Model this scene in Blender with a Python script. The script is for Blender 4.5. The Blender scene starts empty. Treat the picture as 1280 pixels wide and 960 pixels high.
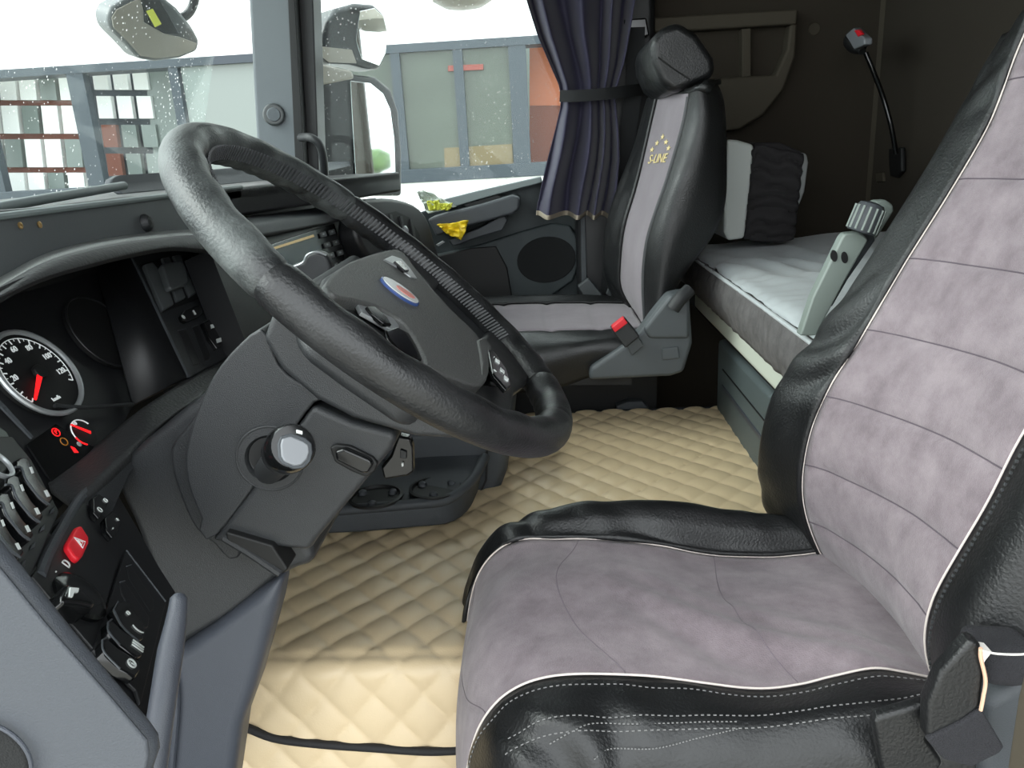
import bpy, bmesh, math, random
from mathutils import Vector, Matrix, noise
random.seed(7)
V = Vector
SC = bpy.context.scene
COL = SC.collection
# ------------------------------------------------------------------ camera
F = 962.0
CAM = V((0, 0, 1.0))
D = V((180, 3190, F)).normalized()
YV = V((40, -292, F)); YV -= D * YV.dot(D); YV.normalize()
XV = D.cross(YV)
if XV.x < 0: XV = -XV
cd = bpy.data.cameras.new('camera'); cam = bpy.data.objects.new('camera', cd); COL.objects.link(cam)
R = Matrix(((XV.x, YV.x, -D.x), (XV.y, YV.y, -D.y), (XV.z, YV.z, -D.z)))   # columns: right, down, forward in world
right = V((XV.x, YV.x, -D.x)); down = V((XV.y, YV.y, -D.y)); fwd = V((XV.z, YV.z, -D.z))
M3 = Matrix((( right.x, -down.x, -fwd.x), (right.y, -down.y, -fwd.y), (right.z, -down.z, -fwd.z)))
cam.matrix_world = Matrix.Translation(CAM) @ M3.to_4x4()
cd.sensor_width = 36; cd.lens = F / 1280 * 36; cd.clip_start = .01; cd.clip_end = 500
SC.camera = cam
# ------------------------------------------------------------------ light
w = bpy.data.worlds.new('sky'); SC.world = w; w.use_nodes = True
bg = w.node_tree.nodes['Background']
bg.inputs[0].default_value = (.93, .98, 1.0, 1); bg.inputs[1].default_value = 2.15
SC.view_settings.view_transform = 'Standard'; SC.view_settings.look = 'None'
SC.view_settings.gamma = 1; SC.view_settings.use_curve_mapping = False
SC.view_settings.exposure = 0.88
sd = bpy.data.lights.new('sun', 'SUN'); so = bpy.data.objects.new('sun', sd); COL.objects.link(so)   # hazy sun behind bright cloud ahead of the truck
sd.energy = 1.9; sd.angle = math.radians(42); sd.color = (1, .98, .94)
so.rotation_euler = V((.74, .12, -.66)).to_track_quat('-Z', 'Y').to_euler()


# ------------------------------------------------------------------ pixel -> point on a plane of known distance
def ray(px, py):
    c = V((px - 640, py - 480, F)); return V((c.dot(XV), c.dot(YV), -c.dot(D)))
def atY(px, py, y): r = ray(px, py); return CAM + r * (y / r.y)
def atX(px, py, x): r = ray(px, py); return CAM + r * (x / r.x)
def atZ(px, py, z): r = ray(px, py); return CAM + r * ((z - CAM.z) / r.z)
class Plane:
    def __init__(s, p, n, off=0, up=None):
        s.n = V(n).normalized(); s.p = V(p) + s.n * off
        s.v = (V((0, 0, 1)) - s.n * s.n.z).normalized() if up is None else V(up)
        s.u = s.v.cross(s.n)
    def on(s, px, py, off=0):
        r = ray(px, py); p = s.p + s.n * off
        return CAM + r * ((p - CAM).dot(s.n) / r.dot(s.n))
    def shift(s, d): return Plane(s.p + s.n * d, s.n)

# ------------------------------------------------------------------ materials
def rgb(r, g, b): # sRGB 0..255 -> linear
    f = lambda c: (c / 255 / 12.92) if c / 255 <= .04045 else ((c / 255 + .055) / 1.055) ** 2.4
    return (f(r), f(g), f(b), 1)
def mat(name, col, rough=.5, metal=0, bump=0, bscale=400, col2=None, cscale=8, spec=.5, emit=0, detail=3, coat=0, sheen=0, rvar=0, stretch=None):
    m = bpy.data.materials.new(name); m.use_nodes = True; nt = m.node_tree; b = nt.nodes['Principled BSDF']
    b.inputs['Base Color'].default_value = col; b.inputs['Roughness'].default_value = rough
    b.inputs['Metallic'].default_value = metal; b.inputs['Specular IOR Level'].default_value = spec
    if coat: b.inputs['Coat Weight'].default_value = coat; b.inputs['Coat Roughness'].default_value = .1
    if sheen: b.inputs['Sheen Weight'].default_value = sheen; b.inputs['Sheen Roughness'].default_value = .5
    if emit: b.inputs['Emission Color'].default_value = col; b.inputs['Emission Strength'].default_value = emit
    tc = nt.nodes.new('ShaderNodeTexCoord'); src = tc.outputs['Object']
    if stretch:
        mp = nt.nodes.new('ShaderNodeMapping'); mp.inputs['Scale'].default_value = stretch
        nt.links.new(src, mp.inputs[0]); src = mp.outputs[0]
    if col2 or rvar:
        n = nt.nodes.new('ShaderNodeTexNoise'); n.inputs['Scale'].default_value = cscale; n.inputs['Detail'].default_value = 8
        n.inputs['Roughness'].default_value = .65
        nt.links.new(src, n.inputs[0])
        cr = nt.nodes.new('ShaderNodeValToRGB'); cr.color_ramp.elements[0].position = .35; cr.color_ramp.elements[1].position = .68
        cr.color_ramp.elements[0].color = col; cr.color_ramp.elements[1].color = col2 or col
        nt.links.new(n.outputs['Fac'], cr.inputs[0])
        if col2: nt.links.new(cr.outputs[0], b.inputs['Base Color'])
        if rvar:
            mr = nt.nodes.new('ShaderNodeMapRange'); mr.inputs[1].default_value = .35; mr.inputs[2].default_value = .68
            mr.inputs[3].default_value = rough; mr.inputs[4].default_value = rough + rvar
            nt.links.new(n.outputs['Fac'], mr.inputs[0]); nt.links.new(mr.outputs[0], b.inputs['Roughness'])
    if bump:
        n = nt.nodes.new('ShaderNodeTexNoise'); n.inputs['Scale'].default_value = bscale; n.inputs['Detail'].default_value = detail
        nt.links.new(src, n.inputs[0])
        bp = nt.nodes.new('ShaderNodeBump'); bp.inputs['Strength'].default_value = bump; bp.inputs['Distance'].default_value = .002
        nt.links.new(n.outputs['Fac'], bp.inputs['Height']); nt.links.new(bp.outputs[0], b.inputs['Normal'])
    return m
MT = dict(
 brow=mat('brow_skin_glare', rgb(112, 116, 114), .38, bump=.5, bscale=500, spec=.9),  # black textured skin, windscreen glare painted in as a paler grey
 seam=mat('suede_seam', rgb(98, 89, 97), .95), seam2=mat('suede_crease', rgb(122, 112, 120), .95),
 leather=mat('black_leather', rgb(23, 24, 25), .33, bump=.35, bscale=330, rvar=.15, cscale=25),
 rim=mat('worn_rim_leather', rgb(22, 23, 24), .30, bump=.3, bscale=420, col2=rgb(42, 43, 44), cscale=14, rvar=.18),
 rimworn=mat('scuffed_rim_leather', rgb(34, 36, 37), .38, bump=.35, bscale=420, col2=rgb(92, 97, 96), cscale=20, rvar=.15),
 suede=mat('mauve_suede', rgb(120, 108, 114), .95, bump=.5, bscale=700, col2=rgb(150, 138, 143), cscale=24, sheen=.25),
 suede2=mat('grey_suede', rgb(116, 108, 114), .95, bump=.2, bscale=700, col2=rgb(130, 122, 128), cscale=9, sheen=.2),
 plastic=mat('black_plastic', rgb(36, 38, 40), .5, bump=.3, bscale=900),
 shroud=mat('column_plastic', rgb(43, 45, 47), .38, bump=.35, bscale=1100, rvar=.06),
 plastic2=mat('dark_grey_plastic', rgb(62, 66, 70), .55, bump=.3, bscale=900),
 gloss=mat('gloss_black', rgb(14, 15, 16), .16),
 satin=mat('satin_black', rgb(22, 23, 25), .45, bump=.1, bscale=900),
 deep=mat('deep_black', rgb(6, 7, 8), .6),
 blue_grey=mat('blue_grey_plastic', rgb(66, 70, 76), .55, bump=.25, bscale=1300),
 blue_grey2=mat('slate_plastic', rgb(64, 68, 76), .45, bump=.25, bscale=1300),
 pad=mat('airbag_plastic', rgb(76, 77, 76), .48, bump=.5, bscale=500),
 chrome=mat('chrome', rgb(200, 204, 205), .15, metal=1),
 silver=mat('silver_plastic', rgb(170, 174, 176), .35, metal=.6),
 grey_cap=mat('light_grey_plastic', rgb(122, 125, 129), .4),
 quilt=mat('beige_leatherette', rgb(214, 193, 157), .38, bump=.15, bscale=500),
 binding=mat('black_binding', rgb(24, 24, 26), .7, bump=.4, bscale=700),
 white=mat('white_print', rgb(215, 220, 218), .6), red=mat('red_plastic', rgb(225, 32, 46), .4),
 redlit=mat('lit_red', rgb(255, 25, 30), .5, emit=.5), whitelit=mat('lit_white', rgb(225, 230, 230), .5, emit=.12), amber=mat('lit_amber', rgb(150, 95, 20), .5, emit=.2),
 thread=mat('grey_thread', rgb(120, 120, 120), .8), piping=mat('cream_piping', rgb(222, 212, 205), .7),
 darkthread=mat('black_thread', rgb(62, 64, 66), .5),
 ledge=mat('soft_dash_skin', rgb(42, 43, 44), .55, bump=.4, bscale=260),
 fascia=mat('fascia_grey', rgb(78, 82, 83), .38, bump=.1, bscale=900),
 pillar=mat('pillar_grey', rgb(104, 110, 114), .7, bump=.2, bscale=600),
 curtain=mat('navy_curtain', rgb(33, 31, 54), .7, sheen=.2, col2=rgb(41, 38, 64), cscale=5),
 hem=mat('beige_hem', rgb(148, 138, 122), .8), strap=mat('black_strap', rgb(20, 22, 24), .8),
 wall=mat('warm_grey_lining', rgb(46, 40, 31), .9, bump=.2, bscale=500),
 wall2=mat('taupe_trim', rgb(62, 56, 45), .8),
 mattress_top=mat('grey_cover', rgb(186, 192, 194), .6, bump=.3, bscale=60, sheen=.2),
 mattress_side=mat('charcoal_velour', rgb(82, 80, 80), .9, bump=.9, bscale=70, col2=rgb(104, 101, 101), cscale=40),
 rail=mat('white_rail', rgb(212, 218, 205), .35), box=mat('slate_box', rgb(84, 94, 96), .5, bump=.2, bscale=900),
 pil_w=mat('pillow_white', rgb(205, 210, 206), .8), pil_b=mat('pillow_black', rgb(42, 40, 42), .85, bump=.3, bscale=120), pil_g=mat('pillow_grey', rgb(140, 142, 142), .8),
 bracket=mat('grey_green_bracket', rgb(128, 138, 132), .45), belt=mat('belt_grey', rgb(70, 74, 76), .6),
 trim=mat('seat_trim_grey', rgb(76, 81, 84), .55, bump=.2, bscale=900),
 velcro=mat('velcro_fuzz', rgb(42, 42, 46), 1, bump=1, bscale=900), torn=mat('torn_edge', rgb(215, 175, 148), .9), foam=mat('white_foam', rgb(232, 228, 222), .9),
 mesh=mat('speaker_cloth', rgb(16, 18, 19), .9, bump=.5, bscale=900), door=mat('door_trim', rgb(48, 56, 58), .6, bump=.3, bscale=700),
 sill=mat('sill_grey', rgb(118, 128, 128), .5), yellow=mat('yellow_packet', rgb(238, 205, 40), .35), clear=mat('clear_packet', rgb(205, 215, 205), .25),
 lime=mat('lime_packet', rgb(222, 226, 90), .4),
 fac_white=mat('fascia_white', rgb(236, 238, 236), .6), fac_frame=mat('frame_slate', rgb(44, 54, 62), .5), fac_dark=mat('pane_green_reflection', rgb(70, 78, 68), .3, col2=rgb(52, 58, 50), cscale=.8),  # green panes: the reflection in the glazing is painted as diffuse colour
 fac_pale=mat('pane_pale', rgb(112, 122, 118), .3), orange=mat('orange_wall', rgb(170, 98, 66), .7), rust=mat('rust_wall', rgb(112, 62, 46), .8), tan=mat('tan_panel', rgb(105, 94, 70), .8),
 pave=mat('pale_concrete', rgb(160, 158, 150), .9, col2=rgb(172, 170, 163), cscale=1.5), tree=mat('leaf_green', rgb(62, 88, 48), .8, col2=rgb(88, 112, 62), cscale=3),
 redsign=mat('red_band', rgb(120, 55, 45), .6), blue_em=mat('emblem_blue', rgb(60, 82, 135), .25), red_em=mat('emblem_red', rgb(205, 120, 110), .3), em_w=mat('emblem_silver', rgb(200, 205, 205), .25),
 copper=mat('brass_screw', rgb(200, 165, 110), .3, metal=.8), gold=mat('gold_embroidery', rgb(226, 206, 150), .7),
 mhouse=mat('mirror_housing', rgb(26, 31, 33), .35), mhouse2=mat('mirror_shell', rgb(150, 145, 135), .35),
 lcd=mat('display_glass', rgb(95, 102, 98), .2), navy=mat('radio_screen', rgb(18, 22, 48), .15),
)
def mirror_mat():
    m = bpy.data.materials.new('mirror_glass'); m.use_nodes = True; b = m.node_tree.nodes['Principled BSDF']
    b.inputs['Base Color'].default_value = (.85, .88, .88, 1); b.inputs['Metallic'].default_value = 1; b.inputs['Roughness'].default_value = .03
    return m
MT['mirror'] = mirror_mat()
def glass_mat(name, dirt, tint=(.93, .97, .96, 1)):
    m = bpy.data.materials.new(name); m.use_nodes = True; nt = m.node_tree; nt.nodes.clear()
    out = nt.nodes.new('ShaderNodeOutputMaterial'); tr = nt.nodes.new('ShaderNodeBsdfTransparent'); tr.inputs[0].default_value = tint
    gl = nt.nodes.new('ShaderNodeBsdfGlossy'); gl.inputs['Roughness'].default_value = .02
    lw = nt.nodes.new('ShaderNodeLayerWeight'); lw.inputs[0].default_value = .5
    p5 = nt.nodes.new('ShaderNodeMath'); p5.operation = 'POWER'; p5.inputs[1].default_value = 5; nt.links.new(lw.outputs['Facing'], p5.inputs[0])
    fr = nt.nodes.new('ShaderNodeMath'); fr.operation = 'MULTIPLY_ADD'; fr.inputs[1].default_value = .4; fr.inputs[2].default_value = .01; nt.links.new(p5.outputs[0], fr.inputs[0])
    mx = nt.nodes.new('ShaderNodeMixShader'); nt.links.new(fr.outputs[0], mx.inputs[0]); nt.links.new(tr.outputs[0], mx.inputs[1]); nt.links.new(gl.outputs[0], mx.inputs[2])
    df = nt.nodes.new('ShaderNodeBsdfTranslucent'); df.inputs[0].default_value = (.85, .88, .86, 1)
    tc = nt.nodes.new('ShaderNodeTexCoord')
    vo = nt.nodes.new('ShaderNodeTexVoronoi'); vo.inputs['Scale'].default_value = 75; nt.links.new(tc.outputs['Object'], vo.inputs[0])
    no = nt.nodes.new('ShaderNodeTexNoise'); no.inputs['Scale'].default_value = 6; nt.links.new(tc.outputs['Object'], no.inputs[0])
    # specks: voronoi cell centres, fewer where the noise is low
    cr = nt.nodes.new('ShaderNodeMath'); cr.operation = 'LESS_THAN'
    mul = nt.nodes.new('ShaderNodeMath'); mul.operation = 'MULTIPLY'; mul.inputs[1].default_value = .34
    pw = nt.nodes.new('ShaderNodeMath'); pw.operation = 'POWER'; pw.inputs[1].default_value = 1.6
    nt.links.new(no.outputs['Fac'], pw.inputs[0]); nt.links.new(pw.outputs[0], mul.inputs[0])
    nt.links.new(vo.outputs['Distance'], cr.inputs[0]); nt.links.new(mul.outputs[0], cr.inputs[1])
    ms = nt.nodes.new('ShaderNodeMath'); ms.operation = 'MULTIPLY_ADD'; ms.inputs[1].default_value = .30; ms.inputs[2].default_value = dirt
    nt.links.new(cr.outputs[0], ms.inputs[0])
    m2 = nt.nodes.new('ShaderNodeMixShader'); nt.links.new(ms.outputs[0], m2.inputs[0]); nt.links.new(mx.outputs[0], m2.inputs[1]); nt.links.new(df.outputs[0], m2.inputs[2])
    nt.links.new(m2.outputs[0], out.inputs[0]); return m
MT['wind'] = glass_mat('windscreen_glass', .006); MT['side'] = glass_mat('side_window_glass', .006)

# ------------------------------------------------------------------ object helpers
def thing(name, label, cat, loc, group=None):
    o = bpy.data.objects.new(name, None); COL.objects.link(o); o.location = loc
    o.empty_display_size = .05
    o['label'] = label; o['category'] = cat
    if group: o['group'] = group
    return o
def tag(o, label, cat, group=None):
    o['label'] = label; o['category'] = cat
    if group: o['group'] = group
    return o
def struct(o, label=None):
    o['kind'] = 'structure'
    if label: o['label'] = label
    return o
def link(name, me, m, parent=None, label=None, smooth=True, bevel=0, seg=3, sub=0, solid=0, angle=35):
    o = bpy.data.objects.new(name, me); COL.objects.link(o)
    if m is not None: me.materials.append(MT[m] if isinstance(m, str) else m)
    if parent is not None:
        o.parent = parent
        if parent.type == 'EMPTY': o.matrix_parent_inverse = Matrix.Translation(-V(parent.location))
    if label: o['label'] = label
    if smooth:
        for p in me.polygons: p.use_smooth = True
    if solid:
        s = o.modifiers.new('solid', 'SOLIDIFY'); s.thickness = solid; s.offset = -1
    if bevel:
        b = o.modifiers.new('bevel', 'BEVEL'); b.width = bevel; b.segments = seg; b.limit_method = 'ANGLE'; b.angle_limit = math.radians(angle); b.harden_normals = False
        wn = o.modifiers.new('wn', 'WEIGHTED_NORMAL'); wn.keep_sharp = True
    elif smooth and not sub:
        try: me.set_sharp_from_angle(angle=math.radians(40))
        except Exception: pass
    if sub:
        s = o.modifiers.new('sub', 'SUBSURF'); s.levels = sub; s.render_levels = sub
    return o
def mk(name, vs, fs, m, parent=None, **k):
    me = bpy.data.meshes.new(name); me.from_pydata([tuple(v) for v in vs], [], fs); me.update()
    bm = bmesh.new(); bm.from_mesh(me); bmesh.ops.recalc_face_normals(bm, faces=bm.faces); bm.to_mesh(me); bm.free()
    return link(name, me, m, parent, **k)
def slab(name, pts, vec, m, parent=None, **k):
    """solid prism: polygon pts swept by vec"""
    n = len(pts); vec = V(vec); vs = list(pts) + [V(p) + vec for p in pts]
    fs = [tuple(range(n)), tuple(range(2 * n - 1, n - 1, -1))] + [(i, (i + 1) % n, n + (i + 1) % n, n + i) for i in range(n)]
    return mk(name, vs, fs, m, parent, **k)
def frustum(name, a, b, m, parent=None, **k):
    n = len(a)
    fs = [tuple(range(n)), tuple(range(2 * n - 1, n - 1, -1))] + [(i, (i + 1) % n, n + (i + 1) % n, n + i) for i in range(n)]
    return mk(name, list(a) + list(b), fs, m, parent, **k)
def pslab(name, pxs, plane, t, m, parent=None, off=0, **k):
    """prism whose front outline lies on a plane, thickness t behind it"""
    return slab(name, [plane.on(x, y, off) for x, y in pxs], -plane.n * t, m, parent, **k)
def yslab(name, pxs, y0, y1, m, parent=None, **k):
    return slab(name, [atY(x, y, y0) for x, y in pxs], (0, y1 - y0, 0), m, parent, **k)
def box(name, lo, hi, m, parent=None, **k):
    x0, y0, z0 = lo; x1, y1, z1 = hi
    return slab(name, [V((x0, y0, z0)), V((x1, y0, z0)), V((x1, y1, z0)), V((x0, y1, z0))], (0, 0, z1 - z0), m, parent, **k)
def cr(pts, n, closed=False):
    """catmull-rom through pts, resampled to n points by arc length"""
    P = [V(p) for p in pts]; L = len(P)
    if L == 2: return [P[0].lerp(P[1], i / (n - 1)) for i in range(n)]
    dense = []; segs = L if closed else L - 1
    for i in range(segs):
        if closed: p0, p1, p2, p3 = P[(i - 1) % L], P[i], P[(i + 1) % L], P[(i + 2) % L]
        else:
            p1, p2 = P[i], P[i + 1]; p0 = P[i - 1] if i else p1 * 2 - p2; p3 = P[i + 2] if i + 2 < L else p2 * 2 - p1
        for j in range(12):
            t = j / 12
            dense.append(.5 * ((2 * p1) + (p2 - p0) * t + (2 * p0 - 5 * p1 + 4 * p2 - p3) * t * t + (3 * p1 - p0 - 3 * p2 + p3) * t ** 3))
    dense.append(P[0] if closed else P[-1])
    acc = [0]
    for a, b in zip(dense, dense[1:]): acc.append(acc[-1] + (b - a).length)
    out = []; j = 0; T = acc[-1]; m = n if closed else n - 1
    for i in range(n):
        s = T * i / m
        while j < len(acc) - 2 and acc[j + 1] < s: j += 1
        d = acc[j + 1] - acc[j]; out.append(dense[j].lerp(dense[j + 1], (s - acc[j]) / d if d else 0))
    return out
def tube(name, pts, r, m, parent=None, n=48, seg=12, closed=False, **k):
    P = cr(pts, n, closed) if n else [V(p) for p in pts]
    N = len(P); vs = []; fs = []; up = None
    rad = (lambda t: r) if not callable(r) else r
    for i, p in enumerate(P):
        a = P[(i - 1) % N] if (closed or i) else P[0]; b = P[(i + 1) % N] if (closed or i < N - 1) else P[-1]
        t = (b - a).normalized()
        if up is None: up = t.orthogonal().normalized()
        up = (up - t * up.dot(t)).normalized(); s = t.cross(up)
        q = rad(i / (N - 1))
        for j in range(seg):
            an = 2 * math.pi * j / seg; vs.append(p + (up * math.cos(an) + s * math.sin(an)) * q)
    for i in range(N if closed else N - 1):
        for j in range(seg):
            a, b = i * seg + j, i * seg + (j + 1) % seg; c = ((i + 1) % N) * seg
            fs.append((a, b, c + (j + 1) % seg, c + j))
    if not closed: fs += [tuple(range(seg)), tuple(range((N - 1) * seg, N * seg))]
    return mk(name, vs, fs, m, parent, **k)
def ribbon(name, pts, side, wd, th, m, parent=None, n=30, **k):
    """flat strap: path pts, width wd along side, thickness th"""
    P = cr(pts, n); vs = []; fs = []; sd_ = V(side).normalized()
    for i, p in enumerate(P):
        t = (P[min(i + 1, n - 1)] - P[max(i - 1, 0)]).normalized(); s = (sd_ - t * sd_.dot(t)).normalized(); q = t.cross(s)
        for a, b in ((-1, -1), (1, -1), (1, 1), (-1, 1)): vs.append(p + s * a * wd / 2 + q * b * th / 2)
    for i in range(n - 1):
        for j in range(4): fs.append((i * 4 + j, i * 4 + (j + 1) % 4, i * 4 + 4 + (j + 1) % 4, i * 4 + 4 + j))
    fs += [(0, 1, 2, 3), tuple(range(4 * n - 4, 4 * n))]
    return mk(name, vs, fs, m, parent, **k)
def disc(name, c, n, r, t, m, parent=None, seg=32, u=None, ry=None, **k):
    n = V(n).normalized(); u = V(u) if u is not None else n.orthogonal(); u = (u - n * u.dot(n)).normalized(); v = n.cross(u); ry = ry or r
    return slab(name, [V(c) + u * r * math.cos(2 * math.pi * i / seg) + v * ry * math.sin(2 * math.pi * i / seg) for i in range(seg)], -n * t, m, parent, **k)
def ring(name, c, n, r, tr, m, parent=None, u=None, ry=None, a0=0, a1=360, **k):
    n = V(n).normalized(); u = V(u) if u is not None else n.orthogonal(); u = (u - n * u.dot(n)).normalized(); v = n.cross(u); ry = ry or r
    full = a1 - a0 >= 360
    pts = [V(c) + u * r * math.cos(math.radians(a0 + (a1 - a0) * i / (48 if full else 47))) + v * ry * math.sin(math.radians(a0 + (a1 - a0) * i / (48 if full else 47))) for i in range(48)]
    return tube(name, pts, tr, m, parent, n=0, seg=8, closed=full, **k)
def lathe(name, prof, c, axis, m, parent=None, seg=32, **k):
    ax = V(axis).normalized(); u = ax.orthogonal().normalized(); v = ax.cross(u); vs = []; fs = []
    for r, h in prof:
        for j in range(seg):
            a = 2 * math.pi * j / seg; vs.append(V(c) + ax * h + (u * math.cos(a) + v * math.sin(a)) * max(r, 1e-5))
    for i in range(len(prof) - 1):
        for j in range(seg): fs.append((i * seg + j, i * seg + (j + 1) % seg, (i + 1) * seg + (j + 1) % seg, (i + 1) * seg + j))
    fs += [tuple(range(seg)), tuple(range((len(prof) - 1) * seg, len(prof) * seg))]
    return mk(name, vs, fs, m, parent, **k)
def join_parts(name, boxes, m, parent=None, **k):
    """boxes: list of (verts8-or-poly, vec) prisms merged in one mesh"""
    vs = []; fs = []
    for pts, vec in boxes:
        o = len(vs); n = len(pts); vs += [V(p) for p in pts] + [V(p) + V(vec) for p in pts]
        fs += [tuple(o + i for i in range(n)), tuple(o + i for i in range(2 * n - 1, n - 1, -1))] + [(o + i, o + (i + 1) % n, o + n + (i + 1) % n, o + n + i) for i in range(n)]
    return mk(name, vs, fs, m, parent, **k)
def text(name, s, size, c, u, v, m, parent=None, ext=.0004, sx=1, shear=0):
    cu = bpy.data.curves.new(name, 'FONT'); cu.body = s; cu.size = size; cu.align_x = 'CENTER'; cu.align_y = 'CENTER'; cu.extrude = ext; cu.shear = shear
    cu.resolution_u = 3
    t = bpy.data.objects.new(name, cu); COL.objects.link(t); bpy.context.view_layer.update()
    me = bpy.data.meshes.new_from_object(t.evaluated_get(bpy.context.evaluated_depsgraph_get()))
    bpy.data.objects.remove(t); bpy.data.curves.remove(cu)
    u = V(u).normalized(); v = V(v); v = (v - u * v.dot(u)).normalized(); n = u.cross(v)
    for q in me.vertices: q.co = V(c) + u * q.co.x * sx + v * q.co.y + n * (q.co.z + ext)
    me.materials.clear()
    return link(name, me, m, parent, smooth=False)
def loft(cols, nu, mseg):
    """cols: list of point lists (one per column) -> grid G[v][u]; mseg = subdivisions per column interval"""
    C = [cr(c, nu) for c in cols]; L = len(C); G = []
    for i in range(L - 1):
        for j in range(mseg):
            t = j / mseg; row = []
            for u in range(nu):
                p1, p2 = C[i][u], C[i + 1][u]; p0 = C[i - 1][u] if i else p1 * 2 - p2; p3 = C[i + 2][u] if i + 2 < L else p2 * 2 - p1
                # centripetal-ish: damp tangents
                m1 = (p2 - p0) * .5; m2 = (p3 - p1) * .5; d = (p2 - p1).length
                if m1.length > d: m1 = m1.normalized() * d
                if m2.length > d: m2 = m2.normalized() * d
                h = t * t * (3 - 2 * t)
                row.append(p1 * (1 - h) + p2 * h + m1 * (t ** 3 - 2 * t * t + t) + m2 * (t ** 3 - t * t))
            G.append(row)
    G.append(C[-1]); return G
def gnormals(G):
    nv, nu = len(G), len(G[0]); N = []
    for i in range(nv):
        r = []
        for j in range(nu):
            a = G[min(i + 1, nv - 1)][j] - G[max(i - 1, 0)][j]; b = G[i][min(j + 1, nu - 1)] - G[i][max(j - 1, 0)]
            r.append(a.cross(b).normalized())
        N.append(r)
    return N
def sheet(name, G, i0, i1, m, parent=None, th=.006, **k):
    vs = []; fs = []; nu = len(G[0])
    for i in range(i0, i1 + 1): vs += G[i]
    for i in range(i1 - i0):
        for j in range(nu - 1): fs.append((i * nu + j, i * nu + j + 1, (i + 1) * nu + j + 1, (i + 1) * nu + j))
    me = bpy.data.meshes.new(name); me.from_pydata([tuple(v) for v in vs], [], fs); me.update()
    tot = sum((p.normal.dot(CAM - p.center) * p.area for p in me.polygons), 0)
    if tot < 0: me.flip_normals()
    return link(name, me, m, parent, solid=abs(th), **k)
def stitches(name, pts, m, parent, n=60, ln=.55, r=.0008, side=None, lift=.001, up=(0, 0, 1)):
    P = cr(pts, n * 2); bx = []
    upv = V(up)
    for i in range(0, 2 * n - 1, 2):
        a, b = P[i], P[i].lerp(P[i + 1], ln * 2 if ln < .5 else 1); t = (b - a).normalized(); s = t.cross(upv).normalized() * r; q = s.cross(t).normalized() * r
        bx.append(([a - s - q, a + s - q, a + s + q, a - s + q], b - a))
    o = join_parts(name, bx, m, parent, smooth=False); o['kind'] = 'stuff'; return o

def smooth_px(pxs, n=40): return [(p.x, p.y) for p in cr([V((x, y, 0)) for x, y in pxs], n, True)]
# ================================================================== SETTING
box('floor', (-1.05, .08, -.06), (1.0, 2.33, 0), 'deep')['kind'] = 'structure'
struct(box('ceiling', (-1.0, .08, 1.95), (1.0, 2.33, 2.0), 'wall'))
struct(box('wall_back', (.90, .08, 0), (.95, 2.33, 1.95), 'wall'))
# far side wall: door opening with window X -.72 .. .08
box('wall_right', (.20, 2.25, 0), (.90, 2.30, 1.95), 'wall')['kind'] = 'structure'
struct(slab('trim_1', [V((.08, 2.17, 0)), V((.30, 2.17, 0)), V((.30, 2.25, 0)), V((.08, 2.25, 0))], (0, 0, 1.95), 'satin', bevel=.02), 'black pillar trim behind the passenger door')
struct(box('wall_left', (.62, .08, 0), (.90, .12, 1.95), 'plastic'))
struct(box('trim_2', (-1.0, .08, 1.75), (.62, .12, 1.95), 'plastic'), 'header above the open driver door')
box('wall_front', (-1.06, .08, -.06), (-1.0, 2.33, .90), 'plastic')['kind'] = 'structure'
struct(box('trim_5', (-1.0, 2.25, 1.72), (.08, 2.31, 1.95), 'plastic'), 'header above the passenger window')
struct(box('wall_passenger', (-1.0, 2.33, -.06), (.20, 2.36, .80), 'door'))
# passenger door
d1 = thing('door_1', 'passenger door with grey trim panel and pocket', 'door', (-.3, 2.25, 0)); d1['kind'] = 'structure'
yslab('door_trim', [(430, 300), (530, 264), (600, 246), (680, 226), (735, 215), (745, 400), (430, 470)], 2.25, 2.31, 'door', d1, bevel=.004)
yslab('lower_panel', [(545, 318), (600, 306), (650, 290), (690, 279), (713, 282), (724, 300), (727, 325), (716, 352), (690, 370), (560, 460), (480, 460), (500, 340)], 2.225, 2.25, 'door', d1, bevel=.008, label='raised lower door panel')
yslab('footwell_shadow_panel', [(540, 322), (590, 310), (620, 308), (634, 335), (640, 370), (636, 410), (540, 440)], 2.215, 2.225, 'deep', d1, bevel=.004)  # black sheet painting in the shadow region of the passenger footwell
disc('speaker_grille', atY(683, 325, 2.222), (0, -1, 0), .085, .012, 'mesh', d1, u=(1, 0, .1), ry=.066, bevel=.003)
ar = yslab('armrest', [(534, 274), (560, 266), (600, 256), (640, 244), (650, 247), (649, 262), (640, 268), (612, 276), (580, 284), (545, 296)], 2.14, 2.25, 'plastic2', d1, bevel=.008)
yslab('sill_rail', [(552, 250), (600, 238), (676, 221), (678, 228), (640, 238), (600, 249), (556, 262)], 2.20, 2.25, 'sill', d1, bevel=.003, label='light grey upper sill rail')
yslab('sill_slot', [(580, 256), (622, 244), (628, 247), (585, 259)], 2.198, 2.21, 'deep', d1)
yslab('door_pocket', [(560, 300), (600, 285), (630, 268), (634, 276), (628, 288), (600, 296), (566, 308)], 2.16, 2.24, 'plastic2', d1, bevel=.004)
yslab('door_pull', [(545, 306), (553, 301), (556, 303), (548, 308)], 2.15, 2.16, 'silver', d1, bevel=.001)
yslab('door_seal', [(726, 270), (732, 270), (734, 352), (727, 354)], 2.16, 2.25, 'plastic2', d1, bevel=.003)
# passenger window
w1 = yslab('window_1', [(378, -300), (725, -300), (742, 222), (676, 226), (600, 246), (530, 264), (400, 290)], 2.262, 2.266, 'side'); struct(w1, 'speckled passenger side window')
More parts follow.
